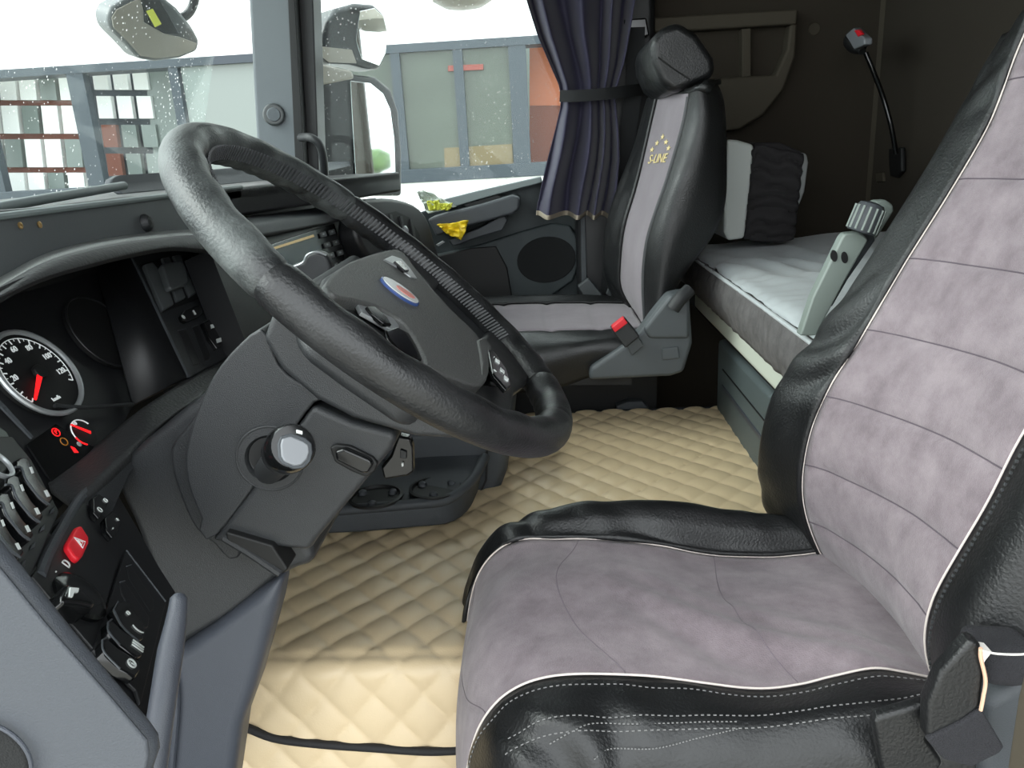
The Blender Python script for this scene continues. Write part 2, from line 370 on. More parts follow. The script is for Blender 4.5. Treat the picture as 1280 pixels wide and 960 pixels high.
# windscreen
wa = [V((-1.0, .1, .90)), V((-1.0, 2.2, .90)), V((-.66, 2.2, 1.95)), V((-.66, .1, 1.95))]
w2 = slab('window_2', wa, (-.006, 0, 0), 'wind'); struct(w2, 'large windscreen with dust specks')
# A pillar and its bits
pa = thing('trim_3', 'grey far windscreen pillar with round cap', 'pillar', (-.7, 2.2, .9)); pa['kind'] = 'structure'
yslab('pillar_cover', [(290, -330), (345, -330), (362, -40), (376, 210), (322, 215), (308, -40)], 2.17, 2.25, 'pillar', pa, bevel=.012)
yslab('door_frame', [(338, -330), (346, -330), (366, -40), (382, 230), (370, 230), (358, -40)], 2.15, 2.26, 'deep', pa, bevel=.002)
yslab('inner_frame', [(345, -330), (372, -330), (390, -40), (399, 230), (380, 230), (364, -40)], 2.19, 2.27, 'satin', pa, bevel=.004)
disc('round_cap', atY(342, 143, 2.155), (0.25, -1, 0), .029, .02, 'fascia', pa, bevel=.006, label='round dark grey plug cap')
disc('cap_centre', atY(342, 143, 2.152), (0.25, -1, 0), .018, .01, 'pillar', pa, bevel=.003)
tag(tube('grab_handle', [atY(376, 172, 2.13), atY(388, 172, 2.08), atY(400, 182, 2.08), atY(405, 205, 2.1), atY(406, 235, 2.13)], .011, 'plastic', n=24), 'black curved grab handle at foot of windscreen pillar', 'handle')

# ================================================================== OUTSIDE
g = box('ground', (-60, -60, -1.6), (60, 60, -1.5), 'pave'); struct(g, 'pale concrete yard')
FY = 9.5
zb = atY(340, 66, FY).z; zs0 = atY(560, 209, FY).z; zs1 = atY(560, 226, FY).z
bd = thing('showroom_building', 'white clad building with glazed front seen through the cab windows', 'building', (-3, FY, -1.5))
box('upper_cladding', (-16, FY, zb), (8, FY + .4, zb + 5), 'fac_white', bd)
box('lower_wall', (-16, FY, -1.5), (8, FY + .3, zs1), 'fac_white', bd)
box('sill_beam', (-16, FY - .05, zs1), (8, FY + .3, zs0), 'fac_frame', bd, bevel=.01)
box('head_beam', (-16, FY - .04, zb - .09), (8, FY + .3, zb), 'fac_frame', bd)
box('back_wall', (-16, FY + 2.5, -1.5), (8, FY + 2.7, zb + .3), 'fac_pale', bd)
def fx(px): return atY(px, 140, FY).x
for a in (-20, 104, 226, 395, 500, 577, 650, 735):
    wd = .055 if a not in (650, 104) else .1
    box('mullion', (fx(a) - wd, FY - .03, zs0), (fx(a) + wd, FY + .1, zb - .09), 'fac_frame', bd)
for a, b, m in ((-60, -22, 'fac_pale'), (234, 389, 'fac_pale'), (402, 497, 'fac_dark'), (503, 573, 'fac_dark'), (580, 640, 'fac_dark')):
    box('window_pane', (fx(a), FY + .02, zs0), (fx(b), FY + .04, zb - .09), m, bd)
def fslab(nm, pxs, m, dy=.5, th=.1): return yslab(nm, pxs, FY + dy, FY + dy + th, m, bd)
fslab('orange_wall', [(662, 40), (740, 40), (740, 132), (662, 132)], 'orange')
fslab('rust_wall', [(662, 132), (740, 132), (740, 215), (662, 215)], 'rust', .52)
fslab('red_band', [(560, 82), (604, 80), (604, 87), (560, 89)], 'redsign', -.02, .03)
fslab('tan_panel', [(555, 185), (640, 180), (642, 212), (556, 212)], 'tan', -.0, .02)
fslab('rust_frame', [(-30, 84), (96, 82), (110, 215), (-30, 260)], 'rust', .6)
for r in range(4):
    for c in range(5):
        x0 = -28 + c * 25 + r * 4; y0 = 90 + r * 42
        yslab('lit_pane', [(x0, y0), (x0 + 20, y0), (x0 + 24, y0 + 35), (x0 + 4, y0 + 35)], FY + .5, FY + .58, 'fac_white' if (r + c) % 3 else 'fac_pale', bd)
for r in range(4):
    for c in range(3):
        x0 = 114 + c * 25 + r * 6; y0 = 84 + r * 36
        yslab('lit_pane', [(x0, y0), (x0 + 18, y0), (x0 + 22, y0 + 28), (x0 + 4, y0 + 28)], FY + .5, FY + .58, 'fac_white' if r < 2 else ('rust' if c == 0 else 'fac_pale'), bd)
fslab('grey_interior', [(108, 78), (225, 74), (240, 225), (120, 225)], 'fac_frame', .7)
fslab('pale_interior', [(180, 76), (222, 74), (232, 225), (195, 225)], 'fac_pale', .55)
tag(lathe('traffic_cone', [(.14, 0), (.12, .03), (.03, .42), (.02, .6)], (atY(525, 217, 9.0).x, 9.0, -1.5), (0, 0, 1), 'red', seg=12), 'small orange cone outside in front of the glazing', 'cone')
# tree line behind, seen in the mirror
for i in range(7):
    c = V((48 + random.uniform(-2, 2), -14 + i * 4.2, -1.5)); t = thing('tree', 'leafy green tree in the row behind the truck, reflected in the wing mirror', 'tree', c, 'trees behind the truck')
    tube('trunk', [c, c + V((0, 0, 1.6))], .12, 'rust', t, n=4, seg=8)
    vs = []; fs = []
    bm = bmesh.new(); bmesh.ops.create_icosphere(bm, subdivisions=3, radius=1)
    for q in bm.verts:
        q.co = q.co * (1 + .35 * noise.noise(q.co * 2.3 + c)); q.co.z *= .8; q.co += c + V((0, 0, 2.4))
    me = bpy.data.meshes.new('crown'); bm.to_mesh(me); bm.free(); link('crown', me, 'tree', t)
# main mirror outside passenger window
mm = thing('wing_mirror', 'tall black main wing mirror outside passenger window', 'mirror', atY(450, 230, 2.62))
GP = Plane(atY(465, 160, 2.60), (.72, -.69, 0))
pslab('mirror_housing', [(401, 96), (436, 92), (470, 96), (490, 112), (499, 140), (503, 190), (503, 245), (405, 245), (402, 180)], GP, .09, 'mhouse', mm, off=-.004, bevel=.012)
pslab('mirror_glass', [(438, 101), (463, 104), (479, 117), (488, 137), (493, 175), (495, 238), (446, 238), (442, 175)], GP, .004, 'mirror', mm, off=.004, bevel=.001)
pslab('mirror_arm', [(393, 84), (404, 80), (440, 88), (444, 98), (404, 106), (395, 102)], GP, .05, 'mhouse2', mm, off=.02, bevel=.008)
wm = thing('wide_angle_mirror', 'rounded wide angle mirror mounted above the main wing mirror', 'mirror', atY(445, 90, 2.6))
pslab('mirror_shell', [(402, 68), (401, 52), (408, 28), (420, 10), (445, 3), (468, 5), (482, 17), (487, 40), (485, 66), (477, 86), (462, 86), (440, 80), (412, 79)], GP, .10, 'mhouse', wm, off=.0, bevel=.025, seg=4)
pslab('mirror_glass', [(450, 14), (468, 10), (479, 20), (484, 40), (482, 66), (474, 82), (452, 74), (445, 50)], GP, .004, 'mirror', wm, off=.004, bevel=.001)
pslab('light_band', [(402, 58), (440, 62), (446, 79), (412, 78), (402, 70)], GP, .004, 'mhouse2', wm, off=.004, bevel=.001)
fm = thing('front_mirror', 'oval front mirror hanging outside the windscreen top', 'mirror', atY(190, 40, 2.15))
FP = Plane(atY(190, 40, 2.15), (.75, -.6, -.25))
pslab('mirror_shell', [(134, 20), (140, 8), (165, -6), (200, -8), (222, 10), (240, 32), (250, 50), (248, 64), (226, 73), (195, 77), (174, 74), (158, 56), (138, 36)], FP, .08, 'fascia', fm, bevel=.012)
pslab('mirror_glass', [(140, 22), (146, 12), (170, 0), (178, 0), (180, 28), (205, 42), (224, 46), (246, 54), (244, 62), (224, 70), (195, 73), (176, 70), (162, 54), (142, 34)], FP, .004, 'mhouse2', fm, off=.003, bevel=.001, label='dusty curved mirror face')
pslab('tinted_window', [(176, 0), (200, 0), (224, 42), (206, 42), (186, 30)], FP, .004, 'mhouse', fm, off=.005, bevel=.001)
pslab('yellow_label', [(183, 14), (191, 11), (202, 30), (194, 34)], FP, .002, 'lime', fm, off=.007)
tube('mirror_arm', [FP.on(222, 26, -.03), FP.on(236, 16, -.03), FP.on(243, 0, -.02), FP.on(243, -20, 0)], .012, 'mhouse', fm, n=16)
tag(lathe('kerb_mirror', [(0, .0), (.06, .01), (.095, .03), (.10, .06), (.09, .1)], atY(580, 13, 2.6), (0, 0, 1), 'mhouse2'), 'round kerb mirror bottom above passenger window', 'mirror')

# ================================================================== FLOOR MAT
ZT = .39; Y0 = .836; Y1 = 1.757
mat_t = thing('quilted_floor_mat', 'beige diamond quilted leatherette mat over the engine tunnel', 'floor mat', (0, 1.2, 0))
def quilt_h(s, t):
    a = s / .064; b = t / .072
    u = (a + b); v = (a - b)
    q = abs(math.sin(math.pi * u)) * abs(math.sin(math.pi * v))
    return .0068 * q ** .3
rows = []
path = []   # cross-section of the tunnel in the Y-Z plane, arc length s
y = Y1; step = .0042
for i in range(int((Y1 - Y0) / step) + 1): path.append((Y1 - i * step, ZT))
for i in range(1, 10): a = math.pi / 2 * i / 9; path.append((Y0 - .018 * math.sin(a) , ZT - .018 * (1 - math.cos(a))))
for i in range(1, 62): path.append((Y0 - .018 - i * .0006, ZT - .018 - i * step))
L = len(path); xs = [-.62 + i * .0042 for i in range(int(1.02 / .0042))]
vs = []; fs = []; s = 0
for k, (yy, zz) in enumerate(path):
    if k: s += math.dist(path[k], path[k - 1])
    a = path[max(k - 1, 0)]; b = path[min(k + 1, L - 1)]; ty, tz = b[0] - a[0], b[1] - a[1]; ln = math.hypot(ty, tz); ny, nz = tz / ln, -ty / ln
    fold = .003 * math.exp(-((s - (Y1 - Y0)) / .006) ** 2)
    for x in xs:
        h = quilt_h(x + .02, s) * (1 - .5 * math.exp(-((s - (Y1 - Y0) - .01) / .012) ** 2)) - fold + .002 * noise.noise(V((x * 5, s * 5, 0)))
        vs.append((x, yy + ny * h, zz + nz * h))
nx = len(xs)
for k in range(L - 1):
    for i in range(nx - 1): fs.append((k * nx + i, k * nx + i + 1, (k + 1) * nx + i + 1, (k + 1) * nx + i))
me = bpy.data.meshes.new('quilted_cover'); me.from_pydata(vs, [], fs); link('quilted_cover', me, 'quilt', mat_t)
def wallpt(px, py, e=0): # point on the tunnel side wall
    n = V((0, .0042, -.0006)).normalized()
    n = V((0, -1, .143)).normalized(); P = Plane(V((0, Y0 - .018, ZT - .018)), n); return P.on(px, py, .006 + e)
tube('edge_binding', [wallpt(290, 903), wallpt(312, 911), wallpt(345, 923), wallpt(400, 930), wallpt(470, 935), wallpt(530, 939), wallpt(570, 938), wallpt(640, 934)], .0055, 'binding', mat_t, n=40, label='black edge binding')
tube('far_edge_binding', [V((-.6, Y1, ZT)), V((.38, Y1, ZT))], .005, 'binding', mat_t, n=8)
tn = slab('engine_tunnel', [V((-.9, Y0 + .01, 0)), V((-.9, Y1 - .01, 0)), V((-.9, Y1 - .01, ZT - .012)), V((-.9, Y0 + .01, ZT - .012))], (1.28, 0, 0), 'deep'); struct(tn)
tn.name = 'floor_tunnel'

# ================================================================== BUNK
bb = thing('bunk', 'slate storage box under the bunk with white front rail', 'bunk', (.6, 1.4, 0))
bx = [atX(893, 425, .385), atX(893, 529, .385)]
slab('box_body', [V((.385, 1.03, .36)), V((.385, 1.76, .36)), V((.385, 1.76, .56)), V((.385, 1.03, .56))], (.5, 0, 0), 'box', bb, bevel=.012)
for zc, hh in ((.455, .012), (.50, .004)):
    slab('grip_groove', [V((.383, 1.06, zc)), V((.383, 1.70, zc)), V((.383, 1.70, zc + hh)), V((.383, 1.06, zc + hh))], (.01, 0, 0), 'blue_grey2' if hh > .01 else 'deep', bb, bevel=.002)
slab('front_rail', [V((.375, 1.03, .585)), V((.375, 2.0, .585)), V((.375, 2.0, .632)), V((.375, 1.03, .632))], (.03, 0, 0), 'rail', bb, bevel=.01, label='white rounded front rail')
slab('base_board', [V((.40, 1.03, .56)), V((.40, 2.2, .56)), V((.40, 2.2, .625)), V((.40, 1.03, .625))], (.48, 0, 0), 'deep', bb)
# mattress
mt = thing('mattress', 'bunk mattress with light grey top and charcoal sides', 'mattress', (.6, 1.4, .63))
nU, nV = 60, 110; vs = []; fs = []
def mp(a, b): # a along x 0..1, b along y
    x = .372 + a * .52; yy = 1.05 + b * 1.11
    z = .728 + .012 * noise.noise(V((x * 6, yy * 9, 2))) + .003 * abs(math.sin(yy * 55)) * (1 - a) + .02 * a
    e = min(a * 20, 1); z -= .014 * (1 - e) ** 2
    e = min((1 - b) * 30, 1); z -= .02 * (1 - e) ** 2
    z += .006 * math.sin(x * 60 + yy * 25 + 4 * noise.noise(V((x * 4, yy * 4, 9)))) * max(0, 1 - abs(yy - 1.75) * 3)
    return V((x, yy, z))
G = [[mp(i / nU, j / nV) for j in range(nV + 1)] for i in range(nU + 1)]
sheet('top_cover', G, 0, nU, 'mattress_top', mt, th=.004)
G = [[V((.366 - .010 * math.sin(math.pi * i / 10) + .004 * noise.noise(V((i * .4, j * .35, 0))), 1.05 + j / nV * 1.11, .632 + .091 * i / 10)) for j in range(nV + 1)] for i in range(11)]
sheet('side_panel', G, 0, 10, 'mattress_side', mt, th=-.01)
box('end_panel', (.37, 2.155, .632), (.89, 2.175, .715), 'mattress_side', mt, bevel=.008)
tube('edge_piping', [V((.366, 1.05, .719)), V((.366, 1.5, .720)), V((.366, 2.16, .716))], .004, 'mattress_top', mt, n=20)
# pillow (stands against the far wall): three bands
pw = thing('bunk_pillow', 'black and white banded pillow standing at the end of the bunk', 'pillow', atY(950, 298, 1.98))
def pband(nm, front, back, y0, y1, m, amp=.0):
    fr_ = [atY(x, y, y0) for x, y in front]
    return slab(nm, fr_, (0, y1 - y0, 0), m, pw, bevel=.008, seg=3)
pband('white_band', [(909, 174), (922, 175), (943, 181), (940, 215), (931, 298), (910, 301), (905, 290), (906, 230)], None, 1.93, 2.12, 'pil_w')
def crinkle(nm, quad, y0, m, n1=16, n2=44, amp=.006):
    a, b, c, d = [atY(x, y, y0) for x, y in quad]; G = []
    for i in range(n1 + 1):
        r = []
        for j in range(n2 + 1):
            s_, t_ = i / n1, j / n2; p = a.lerp(b, s_).lerp(d.lerp(c, s_), t_)
            p.y += -amp * math.sin(math.pi * s_) - .011 * abs(math.sin(t_ * 22 + 1.2 * math.sin(s_ * 3) + noise.noise(V((s_ * 3, t_ * 4, 0))) * 2)); r.append(p)
        G.append(r)
    return sheet(nm, G, 0, n1, m, pw, th=.012)
crinkle('black_band_cover', [(942, 180), (1004, 192), (992, 299), (930, 299)], 1.93, 'pil_b')
pband('black_band', [(942, 178), (975, 178), (1004, 190), (999, 230), (992, 299), (930, 299)], None, 1.94, 2.12, 'pil_b')
pband('grey_band', [(1003, 190), (1009, 193), (1011, 203), (1006, 240), (998, 260), (992, 298), (986, 298), (994, 240), (1000, 200)], None, 1.93, 2.10, 'pil_g')
# wall pocket on the far wall
wp = thing('wall_pocket', 'taupe open storage pocket with rounded corner on far side wall', 'shelf', atY(900, 100, 2.22))
yslab('top_rail', [(800, 23), (880, 18), (998, 11), (996, 30), (880, 37), (800, 41)], 2.19, 2.25, 'wall2', wp, bevel=.006)
yslab('front_panel', [(800, 104), (970, 93), (984, 62), (988, 30), (997, 28), (995, 70), (980, 112), (955, 143), (925, 162), (880, 166), (800, 166)], 2.19, 2.25, 'wall2', wp, bevel=.008)
yslab('divider', [(927, 36), (939, 35), (939, 96), (928, 97)], 2.2, 2.25, 'wall2', wp, bevel=.003)
yslab('recess', [(800, 38), (988, 30), (982, 70), (968, 96), (800, 106)], 2.235, 2.25, 'wall', wp)
tag(disc('wall_plug', atY(1018, 36, 2.245), (0, -1, 0), .016, .01, 'wall2', bevel=.002), 'small round taupe plug on side wall above the bunk', 'plug')
struct(slab('trim_4', [V((.893, 2.25, .74)), V((.90, 2.235, .74)), V((.905, 2.25, .74))], (0, 0, 1.2), 'wall2'), 'corner bead of the side wall')
# goose-neck reading lamp on rear wall
rl = thing('reading_lamp', 'black gooseneck reading lamp on the rear wall above bunk', 'lamp', atX(1118, 205, .89))
slab('mounting_base', [atX(1110, 186, .885), atX(1126, 184, .885), atX(1127, 214, .885), atX(1120, 222, .885), atX(1112, 220, .885)], (.012, 0, 0), 'deep', rl, bevel=.004)
tube('gooseneck', [atX(1120, 192, .87), atX(1114, 158, .85), atX(1104, 122, .83), atX(1092, 90, .80), atX(1082, 66, .78)], .006, 'gloss', rl, n=40)
hp = atX(1071, 54, .77); hd = (atX(1060, 36, .77) - atX(1084, 72, .77)).normalized()
lathe('lamp_head', [(.008, -.045), (.014, -.03), (.024, -.005), (.026, .02), (.02, .034), (.004, .036)], hp, hd, 'deep', rl)
slab('lamp_cover', [atX(1056, 44, .745), atX(1066, 35, .745), atX(1080, 48, .745), atX(1080, 56, .745), atX(1067, 62, .745)], (.02, 0, 0), 'grey_cap', rl, bevel=.004)
slab('red_switch', [atX(1067, 38, .742), atX(1073, 37, .742), atX(1077, 43, .742), atX(1072, 46, .742)], (.008, 0, 0), 'red', rl, bevel=.002)
tag(slab('wall_catch', [atX(1094, 216, .893), atX(1103, 215, .893), atX(1104, 227, .893), atX(1095, 228, .893)], (.008, 0, 0), 'wall2', bevel=.003), 'small taupe catch on rear wall below the reading lamp', 'catch')

# ================================================================== CURTAIN
cu = thing('side_curtain', 'navy curtain with beige hem gathered beside passenger window', 'curtain', atY(720, 265, 2.1))
rowsc = [(-250, 600, 815), (-130, 628, 808), (-30, 650, 800), (10, 662, 792), (45, 673, 786), (80, 688, 780), (105, 699, 773), (120, 702, 769), (135, 701, 771), (165, 694, 774), (200, 685, 775), (235, 677, 772), (262, 672, 768), (272, 671, 766)]
def crow(t):
    f = t * (len(rowsc) - 1); i = min(int(f), len(rowsc) - 2); k = f - i; a, b = rowsc[i], rowsc[i + 1]; return [a[q] + (b[q] - a[q]) * k for q in range(3)]
G = []; nC, nR = 120, 90
for i in range(nC + 1):
    r = []
    for j in range(nR + 1):
        yy, xl, xr = crow(j / nR); t = i / nC; tie = min(abs(yy - 120) / 70, 1)
        ph = t * 2 * math.pi * 3.6 + 1.3 * math.sin(t * 7 + yy * .004) + .3 * noise.noise(V((t * 4, yy * .01, 0))) * 3
        amp = .016 + .026 * tie
        r.append(atY(xl + (xr - xl) * t, yy - (3 if yy > 250 else 0) * math.sin(ph), 2.10 + amp * math.sin(ph) - .01 * (1 - tie) + .03 * t))
    G.append(r)
sheet('curtain_cloth', G, 0, nC, 'curtain', cu, th=.002)
tube('curtain_rail', [atY(590, -250, 2.13), atY(830, -250, 2.16)], .008, 'satin', cu, n=6)
hm = [[V(p) + V((0, -.002, 0)) for p in r[-5:]] for r in G]; hm = [[q for q in r] for r in hm]
sheet('hem', hm, 0, nC, 'hem', cu, th=-.003, label='beige hem band')
tag(ribbon('curtain_strap', [atY(700, 120, 2.07), atY(720, 120, 2.055), atY(760, 117, 2.06), atY(790, 113, 2.10), atY(812, 111, 2.16)], (0, 0, 1), .028, .004, 'strap', n=20), 'black elastic strap tied round the navy curtain', 'strap')
sb = thing('seat_belt_anchor', 'black seat belt guide on the pillar behind passenger headrest', 'seat belt', atY(793, 40, 2.16))
yslab('guide_body', [(780, 24), (808, 22), (812, 44), (800, 48), (782, 40)], 2.14, 2.17, 'gloss', sb, bevel=.004)
ribbon('belt_webbing', [atY(795, 34, 2.135), atY(792, 110, 2.13), atY(772, 260, 2.14), atY(760, 370, 2.15)], (1, 0, 0), .045, .002, 'strap', sb, n=20)

# ================================================================== PASSENGER SEAT
def col(y, pts): return [atY(x, yy, y) for x, yy in pts]
ps = thing('passenger_seat', 'grey and black passenger seat with gold embroidered backrest', 'seat', (.1, 1.82, 0))
B = [
 [p + V((-.005, .06, 0)) for p in col(1.70, [(893, 100), (903, 140), (904, 210), (892, 280), (862, 335), (845, 370)])],
 col(1.66, [(895, 99), (906, 130), (908, 190), (906, 250), (890, 295), (862, 336), (842, 368)]),
 col(1.62, [(880, 104), (889, 140), (884, 200), (872, 255), (850, 310), (838, 350), (826, 395)]),
 col(1.62, [(870, 106), (871, 150), (858, 200), (842, 245), (829, 290), (822, 340), (818, 400)]),
 col(1.66, [(861, 110), (851, 160), (834, 222), (820, 262), (808, 305), (803, 350), (806, 402)]),
 col(1.80, [(842, 112), (830, 170), (814, 230), (800, 275), (790, 320), (789, 360), (800, 402)]),
 col(1.94, [(823, 116), (810, 180), (794, 240), (780, 290), (775, 330), (777, 362), (796, 394)]),
 col(2.00, [(817, 120), (803, 175), (786, 225), (770, 270), (763, 310), (764, 345), (780, 378)]),
 col(2.04, [(813, 126), (795, 185), (775, 235), (762, 280), (757, 315), (758, 345), (770, 375)]),
 [p + V((.07, .02, 0)) for p in col(2.06, [(813, 126), (795, 185), (775, 235), (762, 280), (757, 315), (758, 345), (770, 375)])],
]
G = loft(B, 60, 6); N = gnormals(G)
for i in range(len(G)):
    for j in range(60): G[i][j] = G[i][j] + N[i][j] * .003 * noise.noise(G[i][j] * 9)
sheet('near_bolster', G, 0, 24, 'leather', ps, label='black leather side bolster'); sheet('fabric_panel', G, 24, 36, 'suede2', ps, label='grey suede centre panel'); sheet('far_bolster', G, 36, 54, 'leather', ps, label='black leather side bolster')
tube('piping', [p for p in G[24][2:]], .0035, 'darkthread', ps, n=50, seg=6)
frustum('back_shell', [B[0][i] for i in (0, 2, 5)] + [B[9][i] for i in (5, 2, 0)], [B[0][i] + V((.02, .01, 0)) for i in (0, 2, 5)] + [B[9][i] + V((.02, -.01, 0)) for i in (5, 2, 0)], 'plastic', ps)
# shoulder cap under the headrest
Gc = [G[i][0] for i in range(6, 49)]
mk('shoulder_top', Gc + [V((max(p.x, .33), p.y, p.z - .01)) for p in Gc], [(i, i + 1, len(Gc) + i + 1, len(Gc) + i) for i in range(len(Gc) - 1)], 'leather', ps, solid=.01)
hr = slab('headrest', [atY(x, y, 1.69) for x, y in [(813, 52), (826, 34), (849, 27), (872, 42), (893, 72), (896, 91), (884, 101), (862, 110), (842, 117), (826, 104), (815, 80)]], (0, .30, 0), 'leather', ps, bevel=.045, seg=6)
tube('headrest_seam', [atY(x, y, 1.695) + V((0, -.008, 0)) for x, y in [(822, 72), (838, 84), (862, 100)]], .0012, 'deep', hr, n=12)
def wrap(o, ic, jc, wy, hz):   # lay a flat mesh (x across, y up, z out, unit sized) on the backrest cloth
    for q in o.data.vertices:
        fi = ic - q.co.x * wy; fj = jc - q.co.y * hz
        i_ = min(max(int(fi), 0), len(G) - 2); j_ = min(max(int(fj), 0), 58); a, b = fi - i_, fj - j_
        p = G[i_][j_].lerp(G[i_ + 1][j_], a).lerp(G[i_][j_ + 1].lerp(G[i_ + 1][j_ + 1], a), b); n = N[i_][j_]; n = n if n.x < 0 else -n
        q.co = p + n * (.0015 + q.co.z)
o = text('embroidered_lettering', 'S-LINE', 1, (0, 0, 0), (1, 0, 0), (0, 1, 0), 'gold', ps, shear=.2, ext=.0006); wrap(o, 30, 16.5, 2.5, 3.2)
for x, y in ((-1.6, 1.0), (-.9, 2.0), (0, 2.9), (.9, 2.0), (1.6, 1.0)):
    st = [V((x + .42 * (1 if k % 2 == 0 else .42) * math.sin(math.pi / 5 * k), y + .5 * (1 if k % 2 == 0 else .42) * math.cos(math.pi / 5 * k), .0006)) for k in range(10)]
    o = slab('embroidered_star', st, (0, 0, -.0006), 'gold', ps, smooth=False); wrap(o, 30, 15.5, 2.0, 1.5)
C_ = [
 col(1.60, [(790, 470), (745, 470), (700, 484), (640, 492), (580, 490), (556, 470)]),
 col(1.585, [(792, 440), (740, 440), (690, 452), (640, 462), (580, 462), (548, 450)]),
 col(1.60, [(798, 418), (740, 424), (690, 432), (640, 440), (580, 444), (545, 440)]),
 col(1.67, [(804, 409), (740, 412), (650, 414), (590, 417), (545, 424), (528, 450)]),
 col(1.83, [(795, 394), (740, 394), (650, 396), (590, 398), (545, 404), (522, 425)]),
 col(1.99, [(787, 380), (740, 379), (650, 380), (590, 383), (550, 388), (530, 405)]),
 col(2.04, [(775, 374), (720, 371), (650, 372), (600, 375), (560, 380), (530, 398)]),
 col(2.08, [(770, 392), (700, 390), (650, 392), (600, 395), (560, 400), (530, 415)]),
]
G = loft(C_, 50, 6)
for i in range(18, 31):
    for j in range(50):
        d = 0
        for g_ in (9, 19, 29, 39): d += math.exp(-((j - g_) / .8) ** 2)
        G[i][j] = G[i][j] - V((0, 0, .004 * d))
sheet('near_bolster', G, 0, 18, 'leather', ps); sheet('fabric_panel', G, 18, 30, 'suede2', ps, label='grey suede centre panel'); sheet('far_bolster', G, 30, 42, 'leather', ps)
bt = [C_[0][0], C_[0][-1], C_[-1][-1], C_[-1][0]]; slab('seat_pan', [p + V((0, 0, .01)) for p in bt], (0, 0, -.03), 'deep', ps)
st_ = yslab('side_trim', [(736, 476), (738, 460), (780, 432), (800, 415), (815, 394), (836, 368), (862, 364), (866, 430), (855, 466), (838, 471)], 1.57, 1.62, 'trim', ps, bevel=.01, label='grey plastic side trim')
yslab('trim_button', [(827, 436), (848, 433), (850, 448), (828, 451)], 1.566, 1.58, 'trim', st_, bevel=.003)
yslab('trim_shoulder', [(804, 412), (818, 394), (838, 369), (862, 365), (862, 424), (812, 424)], 1.562, 1.60, 'trim', st_, bevel=.008)
tube('recline_lever', [atY(841, 386, 1.55), atY(850, 374, 1.55), atY(862, 362, 1.56)], .014, 'plastic', ps, n=8, seg=14, label='black recline lever')
slab('seat_base', [V((-.25, 1.80, 0)), V((.25, 1.80, 0)), V((.25, 2.1, 0)), V((-.25, 2.1, 0))], (0, 0, .49), 'deep', ps)
yslab('base_foot', [(770, 508), (785, 502), (803, 502), (812, 511), (800, 515), (772, 515)], 1.77, 1.80, 'plastic2', ps, bevel=.004)
bk = thing('belt_buckle', 'black seat belt buckle with red release button by passenger seat', 'buckle', atY(782, 425, 1.56))
yslab('buckle_body', [(763, 411), (781, 397), (800, 421), (782, 436)], 1.54, 1.565, 'plastic', bk, bevel=.004)
yslab('release_button', [(764.5, 409.5), (780, 397.5), (785, 404), (769, 416)], 1.536, 1.56, 'red', bk, bevel=.002, label='red release button')
yslab('buckle_stalk', [(782, 430), (796, 418), (805, 432), (790, 445)], 1.555, 1.57, 'belt', bk, bevel=.002)
b2 = thing('belt_latch', 'grey belt latch on far side of the passenger seat', 'buckle', atY(738, 362, 2.13))
yslab('latch_body', [(722, 358), (736, 348), (753, 368), (752, 375), (733, 375)], 2.10, 2.125, 'belt', b2, bevel=.004)
yslab('latch_stalk', [(758, 368), (763, 355), (766, 357), (764, 372)], 2.10, 2.12, 'belt', b2, bevel=.002)

# ================================================================== DASHBOARD
db = thing('dashboard', 'black dashboard with grey upper fascia and storage tray', 'dashboard', (-.7, 1.2, 0))
TZ = .968
def tz(x, y, z=TZ): return atZ(x, y, z)
fr = [atX(-60, 268, -.50), atX(0, 262, -.50), atX(110, 253, -.50), atX(205, 244, -.50), atX(300, 236, -.50), atX(370, 229, -.46), atX(440, 223, -.40), atX(500, 219, -.35)]
for p in fr: p.z = TZ
# tray top surface slab
top = fr + [V((-.47, 1.98, TZ)), V((-.98, 2.05, TZ)), V((-.98, .35, TZ))]
slab('tray_top', top, (0, 0, -.02), 'ledge', db, bevel=.004, label='textured top surface')
# light lip along the front edge and raised rear lip
tube('front_lip', [p + V((.002, 0, .001)) for p in fr[:5]], .0035, 'sill', db, n=30, seg=8)
tube('rail_bar', [atX(-40, 268, -.60), atX(0, 259, -.60), atX(60, 248, -.60), atX(120, 238, -.61), atX(155, 232, -.62)], .006, 'sill', db, n=24, label='pale rounded rail on the tray')
bl = [atX(137, 232, -.72), atX(140, 224, -.72), atX(150, 219, -.72), atX(200, 218, -.72), atX(300, 211, -.72)]
slab('rear_lip', [V((-.70, bl[0].y, TZ)), bl[0], bl[1], bl[2], bl[3], atX(265, 212, -.71), atX(330, 206, -.70), atX(437, 202, -.62), atX(444, 206, -.62), V((-.62, 2.03, TZ))], (-.012, 0, 0), 'plastic2', db, bevel=.003)
# tray front: thick black overhang on passenger side
ft = [atX(272, 239, -.5)] + fr[4:]
for p in ft: p.z = TZ + .001
slab('tray_front', ft + [V((-.55, 1.92, TZ)), V((-.62, 1.2, TZ))], (0, 0, -.046), 'satin', db, bevel=.006, label='thick black tray edge')
# fascia behind the wheel
FPL = Plane(V((-.50, .8, TZ)), (1, 0, .12))
pslab('fascia', [(-80, 268), (0, 262), (110, 253), (205, 244), (272, 239), (300, 300), (235, 306), (130, 322), (60, 340), (0, 362), (-80, 395)], FPL, .04, 'fascia', db, bevel=.003, label='dark grey flat fascia')
for q in ((25, 282), (49, 281)):
    c = FPL.on(*q, .001); lathe('screw', [(.0032, 0), (.0035, .0008), (.0022, .0012), (.001, .0006)], c, FPL.n, 'copper', db, seg=12)
lathe('fascia_knob', [(.011, 0), (.011, .003), (.007, .008), (.001, .009)], FPL.on(181, 279, 0), FPL.n, 'plastic', db, seg=20)
